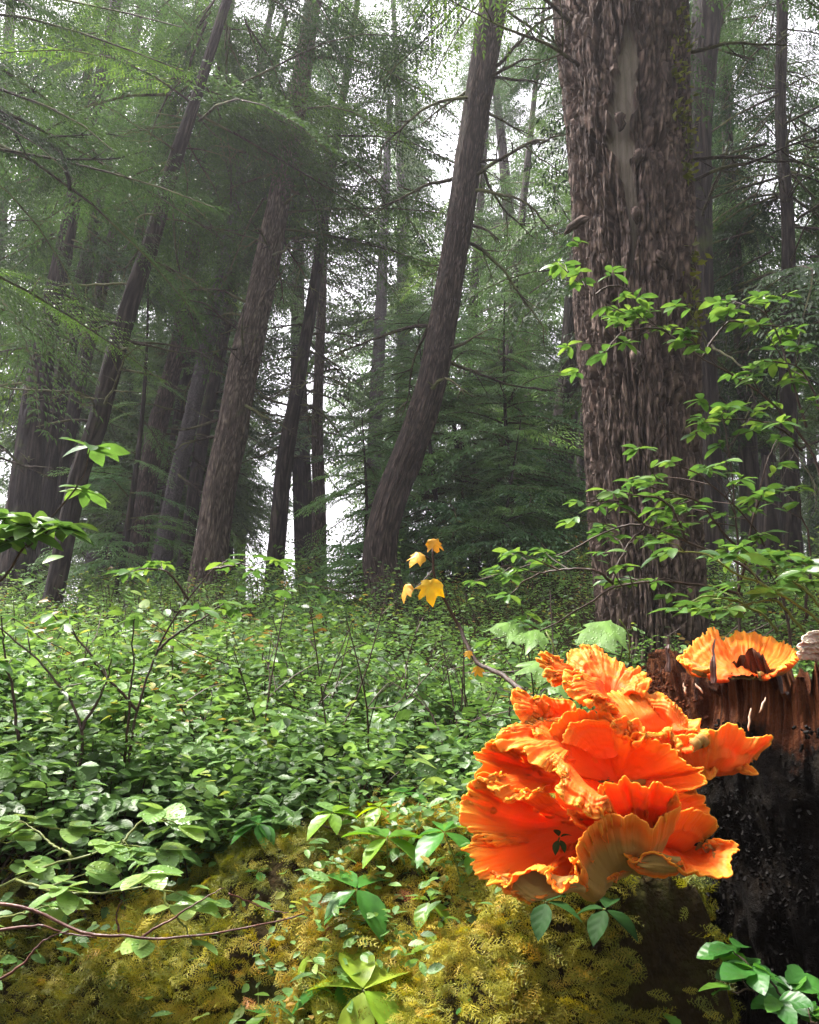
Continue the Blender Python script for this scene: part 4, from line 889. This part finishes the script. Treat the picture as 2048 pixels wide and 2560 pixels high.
# front lips
LB([(870, 930, .97), (950, 930, .97)], [(700, 830, .90), (712, 775, .89), (722, 742, .888), (790, 742, .886), (830, 718, .886), (862, 746, .885), (892, 740, .885), (932, 762, .884), (972, 735, .885), (1012, 760, .886), (1060, 772, .89), (1060, 800, .895), (1082, 850, .90), (1050, 885, .905)], side='under', bulge=(0, -.006, -.010), seed=19, both=1, ruf=.004, frill=.5, nT=260, curl=(0, -.008, .0))
LB([(900, 960, .985), (1000, 980, .985)], [(1040, 790, .95), (1100, 800, .945), (1185, 798, .945), (1215, 840, .945), (1222, 880, .945), (1252, 942, .955), (1225, 905, .95), (1170, 890, .945)], bulge=(0, 0, .004), seed=20, ruf=.005, frill=1.)
LB([(900, 1010, .99), (960, 1060, .99)], [(960, 975, .915), (1020, 930, .915), (1080, 890, .92), (1160, 880, .93), (1225, 898, .94), (1252, 942, .95), (1190, 935, .96)], side='under', bulge=(0, .0, -.012), seed=21, both=1, ruf=.004, frill=.5, curl=(0, -.004, .003))
LB([(760, 990, .99), (800, 1000, .99)], [(700, 1000, .93), (640, 945, .905), (600, 905, .9), (565, 865, .90), (610, 868, .905), (690, 860, .91), (760, 880, .92), (850, 900, .93), (950, 910, .94)], bulge=(0, .008, 0), seed=22, ruf=.004, frill=1.)
LB([(800, 1130, .96), (870, 1120, .96)], [(560, 1210, .875), (618, 1165, .862), (604, 1110, .86), (612, 1050, .862), (648, 1000, .865), (672, 960, .868), (720, 920, .87), (770, 895, .872), (832, 905, .874), (900, 916, .878), (960, 962, .88), (1012, 920, .888), (1072, 880, .90)], side='under', bulge=(0, -.012, -.020), seed=23, ruf=.004, frill=.4, nT=260, curl=(0, -.006, .004))
LB([(800, 1120, .955), (870, 1105, .955)], [(545, 1210, .885), (640, 1196, .89), (750, 1172, .9), (830, 1130, .92), (865, 1105, .93)], side='under', bulge=(0, -.01, -.006), seed=24, ruf=.002, frill=.3, cren=.02)
LB([(930, 1000, .99), (1000, 1010, .99), (1150, 1020, .99)], [(822, 1005, .905), (845, 1050, .895), (872, 1082, .89), (930, 1050, .888), (1000, 1044, .888), (1060, 1068, .886), (1100, 1100, .884), (1128, 1152, .88), (1172, 1128, .88), (1250, 1166, .882), (1312, 1150, .888), (1340, 1100, .895), (1335, 1075, .90), (1356, 1050, .905), (1332, 1010, .915), (1290, 1000, .925), (1210, 1030, .95)], bulge=(0, -.01, -.004), seed=25, ruf=.004, frill=.6, nT=300)
LB([(900, 1075, .893), (990, 1060, .892), (1085, 1095, .892)], [(868, 1085, .895), (890, 1125, .9), (950, 1155, .905), (1010, 1160, .907), (1070, 1140, .905), (1100, 1105, .895)], side='under', bulge=(0, -.012, -.002), seed=26, ruf=.002, frill=.3, cren=.02)

f2 = thing('bracket_fungus', 'flat orange shelf fungus spread on the stump top behind its broken rim', 'fungus', at(1555, 1400, 1.2))
F2O = at(1555, 1400, 1.2); idc = lambda x, y: (x, y)
lobe(f2, [(1540, 1425, 1.14), (1600, 1425, 1.14)], [(1440, 1402, 1.12), (1437, 1388, 1.16), (1460, 1362, 1.22), (1482, 1345, 1.25), (1508, 1341, 1.27), (1524, 1356, 1.265), (1545, 1343, 1.28), (1585, 1340, 1.28), (1620, 1352, 1.275), (1650, 1360, 1.25), (1678, 1378, 1.2), (1668, 1396, 1.15), (1640, 1406, 1.12)], bulge=(0, 0, -.006), seed=31, ruf=.005, frill=1.8, conv=idc, off=F2O, nT=300, curl=(0, 0, .004))
lobe(f2, [(1480, 1420, 1.10), (1500, 1420, 1.10)], [(1440, 1385, 1.13), (1452, 1400, 1.10), (1475, 1412, 1.085), (1500, 1414, 1.08)], seed=32, frill=1.6, conv=idc, off=F2O)
f3 = thing('bracket_fungus', 'pale cream shelf fungus at the far end of the stump top', 'fungus', at(1715, 1370, 1.15))
F3O = at(1715, 1370, 1.15)
for q, (x, y, w_) in enumerate([(1712, 1365, 30), (1722, 1345, 24), (1715, 1378, 34)]):
    o = lobe(f3, [(x + 12, y + 8, 1.16)], [(x - w_ * .7, y + 8, 1.12), (x - w_, y - 4, 1.12), (x - w_ * .5, y - 14, 1.14), (x + 10, y - 16, 1.15), (x + 40, y - 10, 1.16)], seed=40 + q, conv=idc, off=F3O, ruf=.006)
    if q == 0:
        mc = M_FUN[1].copy(); mc.name = 'cream_fungus'
        for n_ in mc.node_tree.nodes:
            if n_.type == 'VALTORGB':
                for e_, c_ in zip(n_.color_ramp.elements, ((.5, .36, .28), (.62, .48, .38), (.7, .58, .48), (.8, .7, .6))): e_.color = (*c_, 1)
    o.data.materials[0] = mc; o.data.materials[1] = mc

# ------------------------------------------------------------------ named plants in front
def huck(name, label, cat, stems, leaf, seed, mat=M_HUCK, T=LEAFH, per=7, twig=.10, stemr=.0035, smat=M_STEM, bias=.55, group=None, tipn=6, up=.25, flat=.3, side=(.8, .8)):
    r = np.random.default_rng(500 + seed); base = None; mbs, mbl = MB(), MB(); P, D, S = [], [], []
    for st in stems:
        C = crom([at(x, y, d) for x, y, d in st], 26); C = C + np.cumsum(r.normal(0, .0012, C.shape), 0)
        if base is None: base = C[0].copy()
        tube(mbs, C, np.linspace(stemr, stemr * .4, 26), 5)
        L = np.linalg.norm(np.diff(C, axis=0), axis=1).sum(); k = max(2, int(L * per))
        ends = [(C[-1], C[-1] - C[-3])]
        for q in range(k):
            i = int(np.clip(r.uniform(.15, .97) * 25, 1, 24)); t = C[i + 1] - C[i]; t /= np.linalg.norm(t) + 1e-9
            s = np.cross(t, (0, 0, 1.)); s /= np.linalg.norm(s) + 1e-9; sg = (-1) ** q
            d = t * r.uniform(.1, .8) + s * sg * r.uniform(.3, 1.) + np.array((0, 0, r.uniform(-.25, .5) + up * .5)); d /= np.linalg.norm(d)
            l = twig * r.uniform(.4, 1.3); e = C[i] + d * l + np.array((0, 0, -.08 * l)); m = C[i] + d * l * .5 + r.normal(0, .004, 3)
            tube(mbs, crom([C[i], m, e], 5), np.linspace(stemr * .45, stemr * .25, 5), 4, cap=False)
            ends.append((e, d)); 
            for h in range(r.integers(1, 4)):
                f = r.uniform(.3, .95); P.append(C[i] + (e - C[i]) * f); sd = np.cross(d, (0, 0, 1.)) * (-1) ** h; D.append(d * .6 + sd + np.array((0, 0, r.uniform(-.2, .2)))); S.append(leaf * r.uniform(.5, .9))
        for e, d in ends:
            d = d / (np.linalg.norm(d) + 1e-9); a0 = math.atan2(d[1], d[0]); k = r.integers(tipn - 2, tipn + 2)
            for h in range(k):
                a = a0 + (h - (k - 1) / 2) * r.uniform(.6, .95); P.append(e + r.normal(0, .003, 3)); D.append((math.cos(a), math.sin(a), r.uniform(-.35, .25))); S.append(leaf * r.uniform(.65, 1.2))
    n = len(P); root = thing(name, label, cat, base, group)
    leaves(mbl, np.array(P), np.array(D), np.array(S), np.clip(bias + r.normal(0, .25, n), 0, 1), T, flat, r=r)
    mbs.build('stem', smat, root, loc=base); mbl.build('leaves', mat, root, loc=base)
    return root

huck('huckleberry_shrub', 'tall bright leaved shrub with a long branch reaching across the giant tree', 'shrub',
     [[(1740, 1060, 1.75), (1715, 960, 1.75), (1650, 870, 1.76), (1560, 800, 1.78), (1480, 755, 1.8), (1410, 700, 1.84), (1340, 665, 1.88), (1255, 620, 1.92), (1180, 550, 1.95)],
      [(1410, 700, 1.84), (1370, 690, 1.8), (1310, 700, 1.78), (1285, 740, 1.76)],
      [(1480, 755, 1.8), (1530, 690, 1.78), (1590, 690, 1.76), (1680, 700, 1.75)], [(1255, 620, 1.92), (1300, 600, 1.9), (1340, 625, 1.88)],
      [(1700, 900, 1.75), (1670, 800, 1.76), (1640, 700, 1.78), (1600, 650, 1.8), (1530, 650, 1.82)],
      [(1690, 950, 1.75), (1640, 900, 1.72), (1560, 880, 1.7), (1480, 890, 1.68)], [(1735, 900, 1.7), (1715, 820, 1.7), (1680, 770, 1.7), (1610, 760, 1.7)]], .046, 1, per=20, twig=.11, bias=.5)
huck('huckleberry_shrub', 'upright thin stemmed shrub standing before the black trunk', 'shrub',
     [[(1560, 1400, 1.6), (1556, 1250, 1.62), (1548, 1100, 1.64), (1530, 950, 1.66), (1515, 860, 1.68)], [(1556, 1250, 1.62), (1580, 1120, 1.6), (1610, 1010, 1.6), (1640, 930, 1.6)],
      [(1670, 1400, 1.6), (1650, 1250, 1.6), (1600, 1120, 1.6), (1500, 1010, 1.58), (1420, 970, 1.56)], [(1550, 1150, 1.62), (1480, 1060, 1.6), (1400, 1030, 1.6), (1340, 1010, 1.6)], [(1700, 1300, 1.6), (1710, 1150, 1.6), (1690, 1050, 1.6)]], .043, 2, per=18, twig=.11, bias=.42)
huck('huckleberry_shrub', 'arching shrub whose low branches sweep in front of the giant tree foot', 'shrub',
     [[(1660, 1290, 1.5), (1560, 1190, 1.52), (1450, 1140, 1.55), (1350, 1100, 1.6), (1270, 1120, 1.65), (1190, 1160, 1.7), (1060, 1200, 1.75), (1000, 1215, 1.8)],
      [(1560, 1250, 1.5), (1450, 1230, 1.5), (1370, 1220, 1.52), (1290, 1230, 1.55), (1230, 1270, 1.58), (1140, 1320, 1.62), (1030, 1345, 1.65)],
      [(1350, 1100, 1.6), (1300, 1060, 1.6), (1220, 1060, 1.62)], [(1450, 1140, 1.55), (1400, 1060, 1.55), (1290, 1040, 1.58)], [(1290, 1230, 1.55), (1240, 1200, 1.55), (1130, 1210, 1.6), (1060, 1250, 1.62)], [(1290, 1230, 1.55), (1330, 1140, 1.6), (1380, 1090, 1.6)]], .041, 3, per=17, twig=.09, bias=.42)
huck('huckleberry_shrub', 'glossy large leaved shrub with yellow green stems over the stump', 'shrub',
     [[(1760, 1340, 1.25), (1700, 1290, 1.25), (1620, 1240, 1.26), (1550, 1205, 1.27), (1490, 1170, 1.28), (1410, 1160, 1.3)], [(1760, 1310, 1.3), (1690, 1240, 1.3), (1620, 1200, 1.3), (1560, 1155, 1.3)],
      [(1700, 1330, 1.3), (1640, 1270, 1.3), (1560, 1280, 1.3), (1530, 1290, 1.3)], [(1740, 1240, 1.35), (1700, 1190, 1.35), (1650, 1170, 1.35)], [(1640, 1330, 1.36), (1600, 1290, 1.36), (1500, 1260, 1.36), (1420, 1290, 1.36)]], .050, 4, per=15, twig=.07, smat=M_GSTEM, bias=.35, stemr=.003)
huck('huckleberry_shrub', 'slender lone sprig with an umbrella of leaves before the dark trunks', 'shrub',
     [[(-60, 1290, 1.3), (0, 1230, 1.3), (60, 1150, 1.3), (130, 1075, 1.3), (180, 1010, 1.3), (188, 955, 1.3)], [(-20, 1250, 1.3), (10, 1150, 1.28), (60, 1120, 1.26)], [(60, 1150, 1.3), (110, 1110, 1.28), (140, 1105, 1.27)], [(-60, 1180, 1.3), (-20, 1120, 1.3), (30, 1095, 1.28)]], .060, 5, per=1.2, twig=.03, bias=.5, tipn=9, stemr=.003)
huck('huckleberry_shrub', 'dark stemmed shrub rising from the slope with a leafy tip before the pale conifer', 'shrub',
     [[(265, 1660, 1.55), (290, 1500, 1.57), (330, 1370, 1.6), (395, 1260, 1.62), (450, 1200, 1.64), (480, 1180, 1.65)], [(395, 1260, 1.62), (360, 1210, 1.6), (300, 1200, 1.6)], [(450, 1200, 1.64), (510, 1190, 1.62), (530, 1200, 1.6)], [(265, 1640, 1.55), (270, 1540, 1.5), (282, 1420, 1.5), (285, 1300, 1.5)], [(290, 1500, 1.57), (230, 1430, 1.55), (150, 1330, 1.55), (110, 1290, 1.55)], [(330, 1370, 1.6), (380, 1330, 1.6), (470, 1270, 1.6)]], .046, 6, per=4, twig=.07, bias=.55, stemr=.0035)
huck('huckleberry_shrub', 'sparse shrub with forked dark twigs at the edge of the slope', 'shrub',
     [[(150, 1680, 1.45), (170, 1540, 1.47), (110, 1430, 1.5), (0, 1330, 1.5), (-60, 1290, 1.5)], [(170, 1540, 1.47), (230, 1440, 1.5), (250, 1380, 1.5)], [(40, 1560, 1.45), (20, 1420, 1.45), (0, 1300, 1.45)]], .044, 7, per=4, twig=.08, bias=.45)
huck('huckleberry_shrub', 'round leaved shrub beaded with rain drops above the mossy bank', 'shrub',
     [[(-60, 1900, 1.02), (40, 1850, 1.02), (150, 1810, 1.02), (250, 1790, 1.04), (330, 1800, 1.04)], [(40, 1850, 1.02), (120, 1870, 1.0), (220, 1880, 1.0), (330, 1870, 1.0), (400, 1890, 1.0)], [(-60, 1960, .98), (30, 1930, .98), (100, 1910, .98)], [(150, 1810, 1.02), (90, 1760, 1.06), (40, 1740, 1.08)], [(250, 1790, 1.04), (300, 1740, 1.08), (370, 1760, 1.08)], [(330, 1870, 1.0), (380, 1920, .99), (410, 1960, .98)], [(-40, 1800, 1.08), (60, 1740, 1.1), (160, 1740, 1.12)]], .042, 8, mat=M_WET, T=LEAFR, per=15, twig=.04, smat=M_GSTEM, bias=.6, stemr=.002, tipn=5, up=0, flat=.2)

def bunch(label, x, y, L, n=5, tone=.4, h=.05, a0=0., mat=M_BUNCH, tilt=-.15, T=LEAFB, roots=None, name='bunchberry_plant', lean=.38, d=None):
    r = np.random.default_rng(int(x * 7 + y)); c = hit(x, y, h) if d is None else at(x, y, d)
    f = fdepth(c); L_ = L * K * f / FPX; gz = float(ground(c[0], c[1]))
    b = np.array((c[0] + r.normal(0, .012), c[1] + .01, min(gz, c[2] - .01) - .01)) if d is None else c + np.array((.01, .075, -.03)); root = thing(name, label, 'plant', b)
    mb = MB(); tube(mb, crom([b, (b + c) / 2 + r.normal(0, .004, 3), c], 8), np.linspace(.0016, .0011, 8), 5); mb.build('stem', M_GSTEM, root, loc=b)
    up = np.array((r.normal(0, .12), -lean, 1.)) 
    for q in range(n):
        a = a0 + .5 + q * 2 * math.pi / n + r.normal(0, .25); D = np.array((math.cos(a), math.sin(a), tilt + r.normal(0, .1) + lean * math.sin(a))); mb = MB()
        leaves(mb, [c + D * .002], [D], [L_ * r.uniform(.7, 1.15)], np.array([np.clip(tone + r.normal(0, .06), 0, 1)]), T, .0, r=r)
        V = mb.v[0]; 
        mb.build('leaf', mat, root, loc=b)
    return root

bunch('dark green whorl of four broad leaves at the centre of the moss', 752, 1872, 100, 4, .38, .06, .3, lean=.4)
bunch('yellow green four leaved whorl lying low on the moss', 688, 1888, 62, 4, .8, .02, .8, lean=.5)
bunch('large lime green whorl with the longest leaves, on the lowest moss', 765, 2085, 165, 5, .76, .05, .35, lean=.8)
bunch('dark rounded leaf whorl tucked behind the large lime one', 725, 2060, 110, 4, .25, .02, .9, lean=.5)
bunch('green whorl on a tall stalk next to the orange fungus', 935, 1752, 85, 5, .45, .10, .2)
bunch('wide drooping green whorl above the mossy crest', 815, 1765, 95, 5, .55, .08, .1)
bunch('small bright whorl under the tall stalked one', 905, 1898, 62, 4, .62, .03, .6)
bunch('pale yellowing whorl bleached almost white', 735, 1935, 60, 4, .97, .03, 1.2, lean=.6)
bunch('lime whorl at the near corner of the moss with drooping leaves', 560, 2140, 70, 4, .5, .03, .2)
bunch('light green whorl on the moss crest next to the shrub leaves', 700, 1712, 65, 5, .72, .06, .5)
bunch('lime green whorl catching light on the moss crest', 800, 1700, 60, 5, .75, .06, .0)
bunch('green whorl half tucked under the fungus edge', 1005, 1790, 55, 4, .55, .05, .4)
bunch('narrow leaved whorl at the boundary of shrub and moss', 545, 1735, 62, 6, .3, .05, .4)
bunch('narrow leaved whorl among the rain beaded leaves', 420, 1745, 55, 6, .3, .05, .1)
bunch('grey green whorl below the leaning yellow stem', 880, 1600, 62, 6, .25, .06, .1)
bunch('blue green whorl close to the fungus flank', 960, 1560, 66, 6, .2, .08, .6)
bunch('fresh green whorl left of the fungus lobe', 965, 1650, 60, 5, .5, .06, .3)
bunch('mid green whorl above the moss crest between shrubs', 850, 1670, 60, 6, .35, .06, .9)
bunch('deep green whorl in the dim hollow behind the crest', 760, 1640, 52, 6, .2, .06, .5)
bunch('pale green broad whorl next to the fungus top', 1000, 1500, 60, 6, .4, .09, .2)
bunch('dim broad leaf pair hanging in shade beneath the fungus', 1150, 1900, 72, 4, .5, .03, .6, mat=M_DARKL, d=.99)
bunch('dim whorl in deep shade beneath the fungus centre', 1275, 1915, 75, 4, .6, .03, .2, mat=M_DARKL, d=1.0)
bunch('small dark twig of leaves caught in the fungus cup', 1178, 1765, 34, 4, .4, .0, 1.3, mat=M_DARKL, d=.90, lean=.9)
def trif(label, x, y, L, tone, a0=0., h=.02):
    return bunch(label, x, y, L, 3, tone, h, a0, T=leaf_t(.85, .1, .15, ((.1, .35), (.22, .6), (.3, .5), (.45, .95), (.55, .8), (.68, 1.), (.76, .72), (.9, .55)), .01), name='bramble_seedling', lean=.5)
trif('bright toothed seedling on the golden moss', 905, 1992, 40, .72, .9, .03)
trif('toothed seedling at the picture foot under the stump', 1392, 2132, 42, .45, .6, .03)
trif('small toothed seedling right of the lime whorl', 1085, 2025, 26, .4, 1.2)
trif('small toothed seedling on the reddish moss', 545, 1835, 30, .35, .3)
trif('tiny toothed seedling under the dead twig', 235, 2050, 34, .15, .2)
trif('toothed seedling low between the whorls', 880, 2060, 30, .4, .1)
trif('tiny rounded seedling on the dark soil', 490, 2145, 22, .5, .5)
trif('toothed seedling under the beaded shrub', 560, 1910, 28, .35, .8)
trif('faint toothed seedling in shade near the fungus shadow', 980, 2120, 26, .4, .8)
huck('leafy_plant', 'insect eaten green plant in the corner below the stump', 'plant', [[(1700, 2200, .80), (1660, 2120, .80), (1600, 2060, .80), (1560, 2020, .81)], [(1660, 2120, .80), (1620, 2100, .79), (1540, 2100, .79)], [(1760, 2120, .82), (1700, 2090, .82), (1650, 2085, .82)], [(1720, 2180, .78), (1700, 2140, .78), (1730, 2110, .78)]], .036, 11, mat=M_BUNCH, T=leaf_t(.66, .12, .25, ((.08, .4), (.2, .8), (.34, .96), (.5, .88), (.62, 1.), (.78, .74), (.92, .4))), per=7, twig=.02, bias=.22, smat=M_STEM, stemr=.0018, tipn=4)

# yellow leaved sapling
def maple_leaf(mb, p, D, up, L, rnd):
    a = np.array([0, .35, .5, .75, .95, 1.2, 1.45, 1.7, 2.1, 2.6, math.pi]); rr = np.array([1., .72, .62, .88, .78, .55, .72, .5, .45, .3, .18])
    th = np.concatenate([a, -a[1:-1][::-1]]); rd = np.concatenate([rr, rr[1:-1][::-1]])
    V = [(0.28, 0, .04)] + [(.28 + .72 * q * math.cos(t), .72 * q * math.sin(t), -.12 * q * abs(math.sin(t)) - .08 * q * q) for t, q in zip(th, rd)]
    rd = rd * (1 + .13 * np.sin(np.arange(len(rd)) * 2.7 + L * 900)); 
    V = [(0.28, 0, .06)] + [(.28 + .72 * q * math.cos(t), .72 * q * math.sin(t), -.22 * q * abs(math.sin(t)) - .14 * q * q + .05 * math.sin(t * 5 + L * 300)) for t, q in zip(th, rd)]
    n = len(th); F = np.array([(0, 1 + k, 1 + (k + 1) % n) for k in range(n)])
    uv = np.array([(v[1] * 2, v[0], 0) for v in V]); M = basis(np.array([D], float), np.array([up], float))[0] * L
    mb.add(np.array(V) @ M.T + p, [F], rnd, uv)
rs = np.random.default_rng(4)
yst = crom([at(1105, 1460, 1.15), at(1060, 1425, 1.2), at(1000, 1390, 1.25), at(965, 1320, 1.3), at(935, 1270, 1.3), at(912, 1215, 1.3), at(910, 1150, 1.3)], 30)
yr = thing('maple_sapling', 'slender dying sapling with curled yellow leaves leaning over the slope', 'sapling', yst[0])
mb = MB(); tube(mb, yst + np.cumsum(rs.normal(0, .0008, yst.shape), 0), np.linspace(.0048, .0022, 30), 6); tube(mb, crom([at(912, 1200, 1.3), at(885, 1230, 1.29), at(858, 1255, 1.28)], 6), .0012, 4); tube(mb, crom([at(1000, 1390, 1.25), at(985, 1375, 1.25)], 4), .0015, 4); tube(mb, crom([at(910, 1185, 1.3), at(895, 1170, 1.29)], 4), .0013, 4); tube(mb, crom([at(925, 1255, 1.3), at(912, 1215, 1.28), at(904, 1212, 1.27)], 5), .0012, 4)
mb.build('stem', M_STEM, yr, loc=yst[0])
for (x, y, d, D, up, L, q) in [(905, 1213, 1.27, (.1, -.1, -1), (0, -1, .1), .050, .95), (912, 1130, 1.3, (.25, -.3, -.9), (.2, -.7, .6), .034, .3), (888, 1160, 1.29, (-.5, -.3, -.6), (0, -.6, .8), .036, .5), (858, 1225, 1.28, (-.3, -.2, -.9), (-.7, -.5, .3), .036, .4), (985, 1368, 1.25, (.1, -.3, -.5), (0, -.8, .5), .016, .6), (1002, 1400, 1.25, (.4, -.3, -.7), (0, -.8, .5), .022, .7)]:
    mb = MB(); maple_leaf(mb, at(x, y, d), D, up, L, q); mb.build('leaf', M_YELL, yr, loc=yst[0])
def big_maple(label, pts):
    b = at(pts[0][0] + 20, pts[0][1] + 90, pts[0][2] + .05); root = thing('maple_seedling', label, 'plant', b)
    for x, y, d, D, up, L in pts:
        p = at(x, y, d); mb = MB(); tube(mb, crom([b, (b + p) / 2 + np.array((.01, 0, .01)), p], 6), .0015, 4); mb.build('stem', M_GSTEM, root, loc=b)
        mb = MB(); maple_leaf(mb, p, D, up, L, .62); mb.build('leaf', M_WET, root, loc=b)
big_maple('broad lobed pale green leaves at the foot of the giant tree', [(1305, 1305, 1.45, (-1, -.5, -.35), (0, -.5, 1), .115)])
big_maple('lobed green leaves beside the fungus top and the yellow sapling', [(1170, 1390, 1.4, (-1, -.4, -.2), (.1, -.5, 1), .085), (1150, 1330, 1.5, (-1, -.4, -.1), (.1, -.4, 1), .09), (1190, 1430, 1.38, (-.6, -.6, -.3), (0, -.6, 1), .06)])
big_maple('lobed leaf peeping over the sapling stem', [(1100, 1310, 1.6, (-.9, -.5, -.2), (.1, -.5, 1), .09)])

# dead twig over the bank
r = np.random.default_rng(8); b = at(-40, 1895, .93)
tw = thing('dead_twig', 'reddish bare twig lying across the dark foot of the bank', 'twig', b); mb = MB()
for st, r0 in (([(-40, 1895, .93), (60, 1912, .92), (120, 1940, .915), (190, 1968, .91), (270, 1972, .91), (330, 1975, .91), (420, 1968, .91), (520, 1950, .92), (600, 1935, .93), (640, 1922, .93)], .0024), ([(-40, 1970, .9), (80, 1950, .905), (140, 1965, .905), (200, 1972, .905)], .002), ([(300, 1972, .91), (380, 1930, .92), (440, 1895, .93), (480, 1880, .94)], .0016), ([(480, 1880, .94), (560, 1915, .95), (620, 1928, .94)], .0012), ([(250, 1965, .91), (262, 1920, .91), (270, 1900, .91)], .0014), ([(-20, 2070, .88), (40, 2040, .885), (90, 1985, .9), (140, 1965, .905)], .0018)):
    C = crom([at(*q) for q in st], 24); tube(mb, C + np.cumsum(r.normal(0, .0006, C.shape), 0), np.linspace(r0, r0 * .35, 24), 6)
m_red = bark_mat('red_twig', (.03, .011, .008), (.085, .03, .02), (.20, .09, .06), mossamt=.95, sc=60, stretch=.2, dist=.001, rough=.35)
mb.build('twig', m_red, tw, loc=b)
for q, (label, st, r0) in enumerate((('thin pale fallen stick by the golden moss', [(1185, 1905, .0), (1115, 1960, 0)], .0012), ('thin bare stick poking from the moss near the stump shadow', [(1060, 2105, 0), (1120, 2060, 0), (1165, 2035, 0)], .0016), ('short mossy stick on the moss crest', [(632, 1722, 0), (680, 1740, 0), (720, 1752, 0)], .003), ('whitish stalk standing beside the lime whorl', [(820, 2070, 0), (822, 2010, 0), (818, 1975, 0)], .0022), ('thin vertical straw in the dark foot of the bank', [(545, 2150, 0), (548, 2050, 0), (590, 2020, 0)], .0009))):
    P = []
    for x, y, _ in st:
        P.append(hit(x, y, .02))
    P = np.array(P); mb = MB(); tube(mb, crom(P, 10) + r.normal(0, .0005, (10, 3)), np.linspace(r0, r0 * .5, 10), 6); tag(mb.build('stick', m_red if q < 3 else M_GSTEM, loc=P[0]), label, 'stick')
# fallen leaves
for label, x, y, L, q, mt in (('reddish brown dead leaf curled on the moss', 700, 1930, 42, .5, M_BROWN), ('rust coloured dead leaf hanging in the beaded shrub', 130, 1880, 55, .35, M_BROWN), ('dark brown dead leaf under the beaded shrub', 60, 1900, 50, .2, M_BROWN), ('tan dead leaf on the golden moss', 655, 1880, 32, .9, M_BROWN), ('orange dead leaf at the moss border', 445, 1845, 30, .8, M_BROWN), ('small rust leaf in the dark hollow of the slope', 455, 1620, 36, .2, M_BROWN), ('yellow eaten leaf hanging at the bank foot', 655, 2010, 48, .8, M_BUNCH)):
    p = hit(x, y, .03); mb = MB(); leaves(mb, [p], [(r.normal(0, .5), -.5, -.8)], [L * K * fdepth(p) / FPX * 1.3], np.array([q]), LEAFB, .5, r=r); tag(mb.build('fallen_leaf', mt, loc=p), label, 'leaf')

# low broken snag beyond the shrubs
sp_ = [(1612, 960, 10), (1618, 1010, 26), (1622, 1080, 36), (1625, 1180, 44)]
C = trunk_path(sp_, 5.2, 0); sn = thing('broken_snag', 'short red broken snag between shrub stems and black trunk', 'snag', C[0, :3]); mk_trunk(C, M_BARKD, sn, amp=.3, n=16, seed=55)

# ------------------------------------------------------------------ haze
def haze(dens=.0028):
    m = bpy.data.materials.new('haze'); m.use_nodes = True; t = m.node_tree; t.nodes.remove(t.nodes['Principled BSDF'])
    v = t.nodes.new('ShaderNodeVolumePrincipled'); v.inputs['Color'].default_value = (.93, .91, .97, 1); v.inputs['Density'].default_value = dens; v.inputs['Anisotropy'].default_value = .3
    t.links.new(v.outputs[0], t.nodes['Material Output'].inputs['Volume'])
    mb = MB(); a, b_, c, d, e, f = -160, 160, -20, 162, -1.8, 26
    V = [(x, y, z) for x in (a, b_) for y in (c, d) for z in (e, f)]
    mb.add(V, [np.array([(0, 1, 3, 2), (4, 6, 7, 5), (0, 4, 5, 1), (2, 3, 7, 6), (0, 2, 6, 4), (1, 5, 7, 3)])])
    tag(mb.build('haze', m, smooth=False), kind='stuff')
haze()
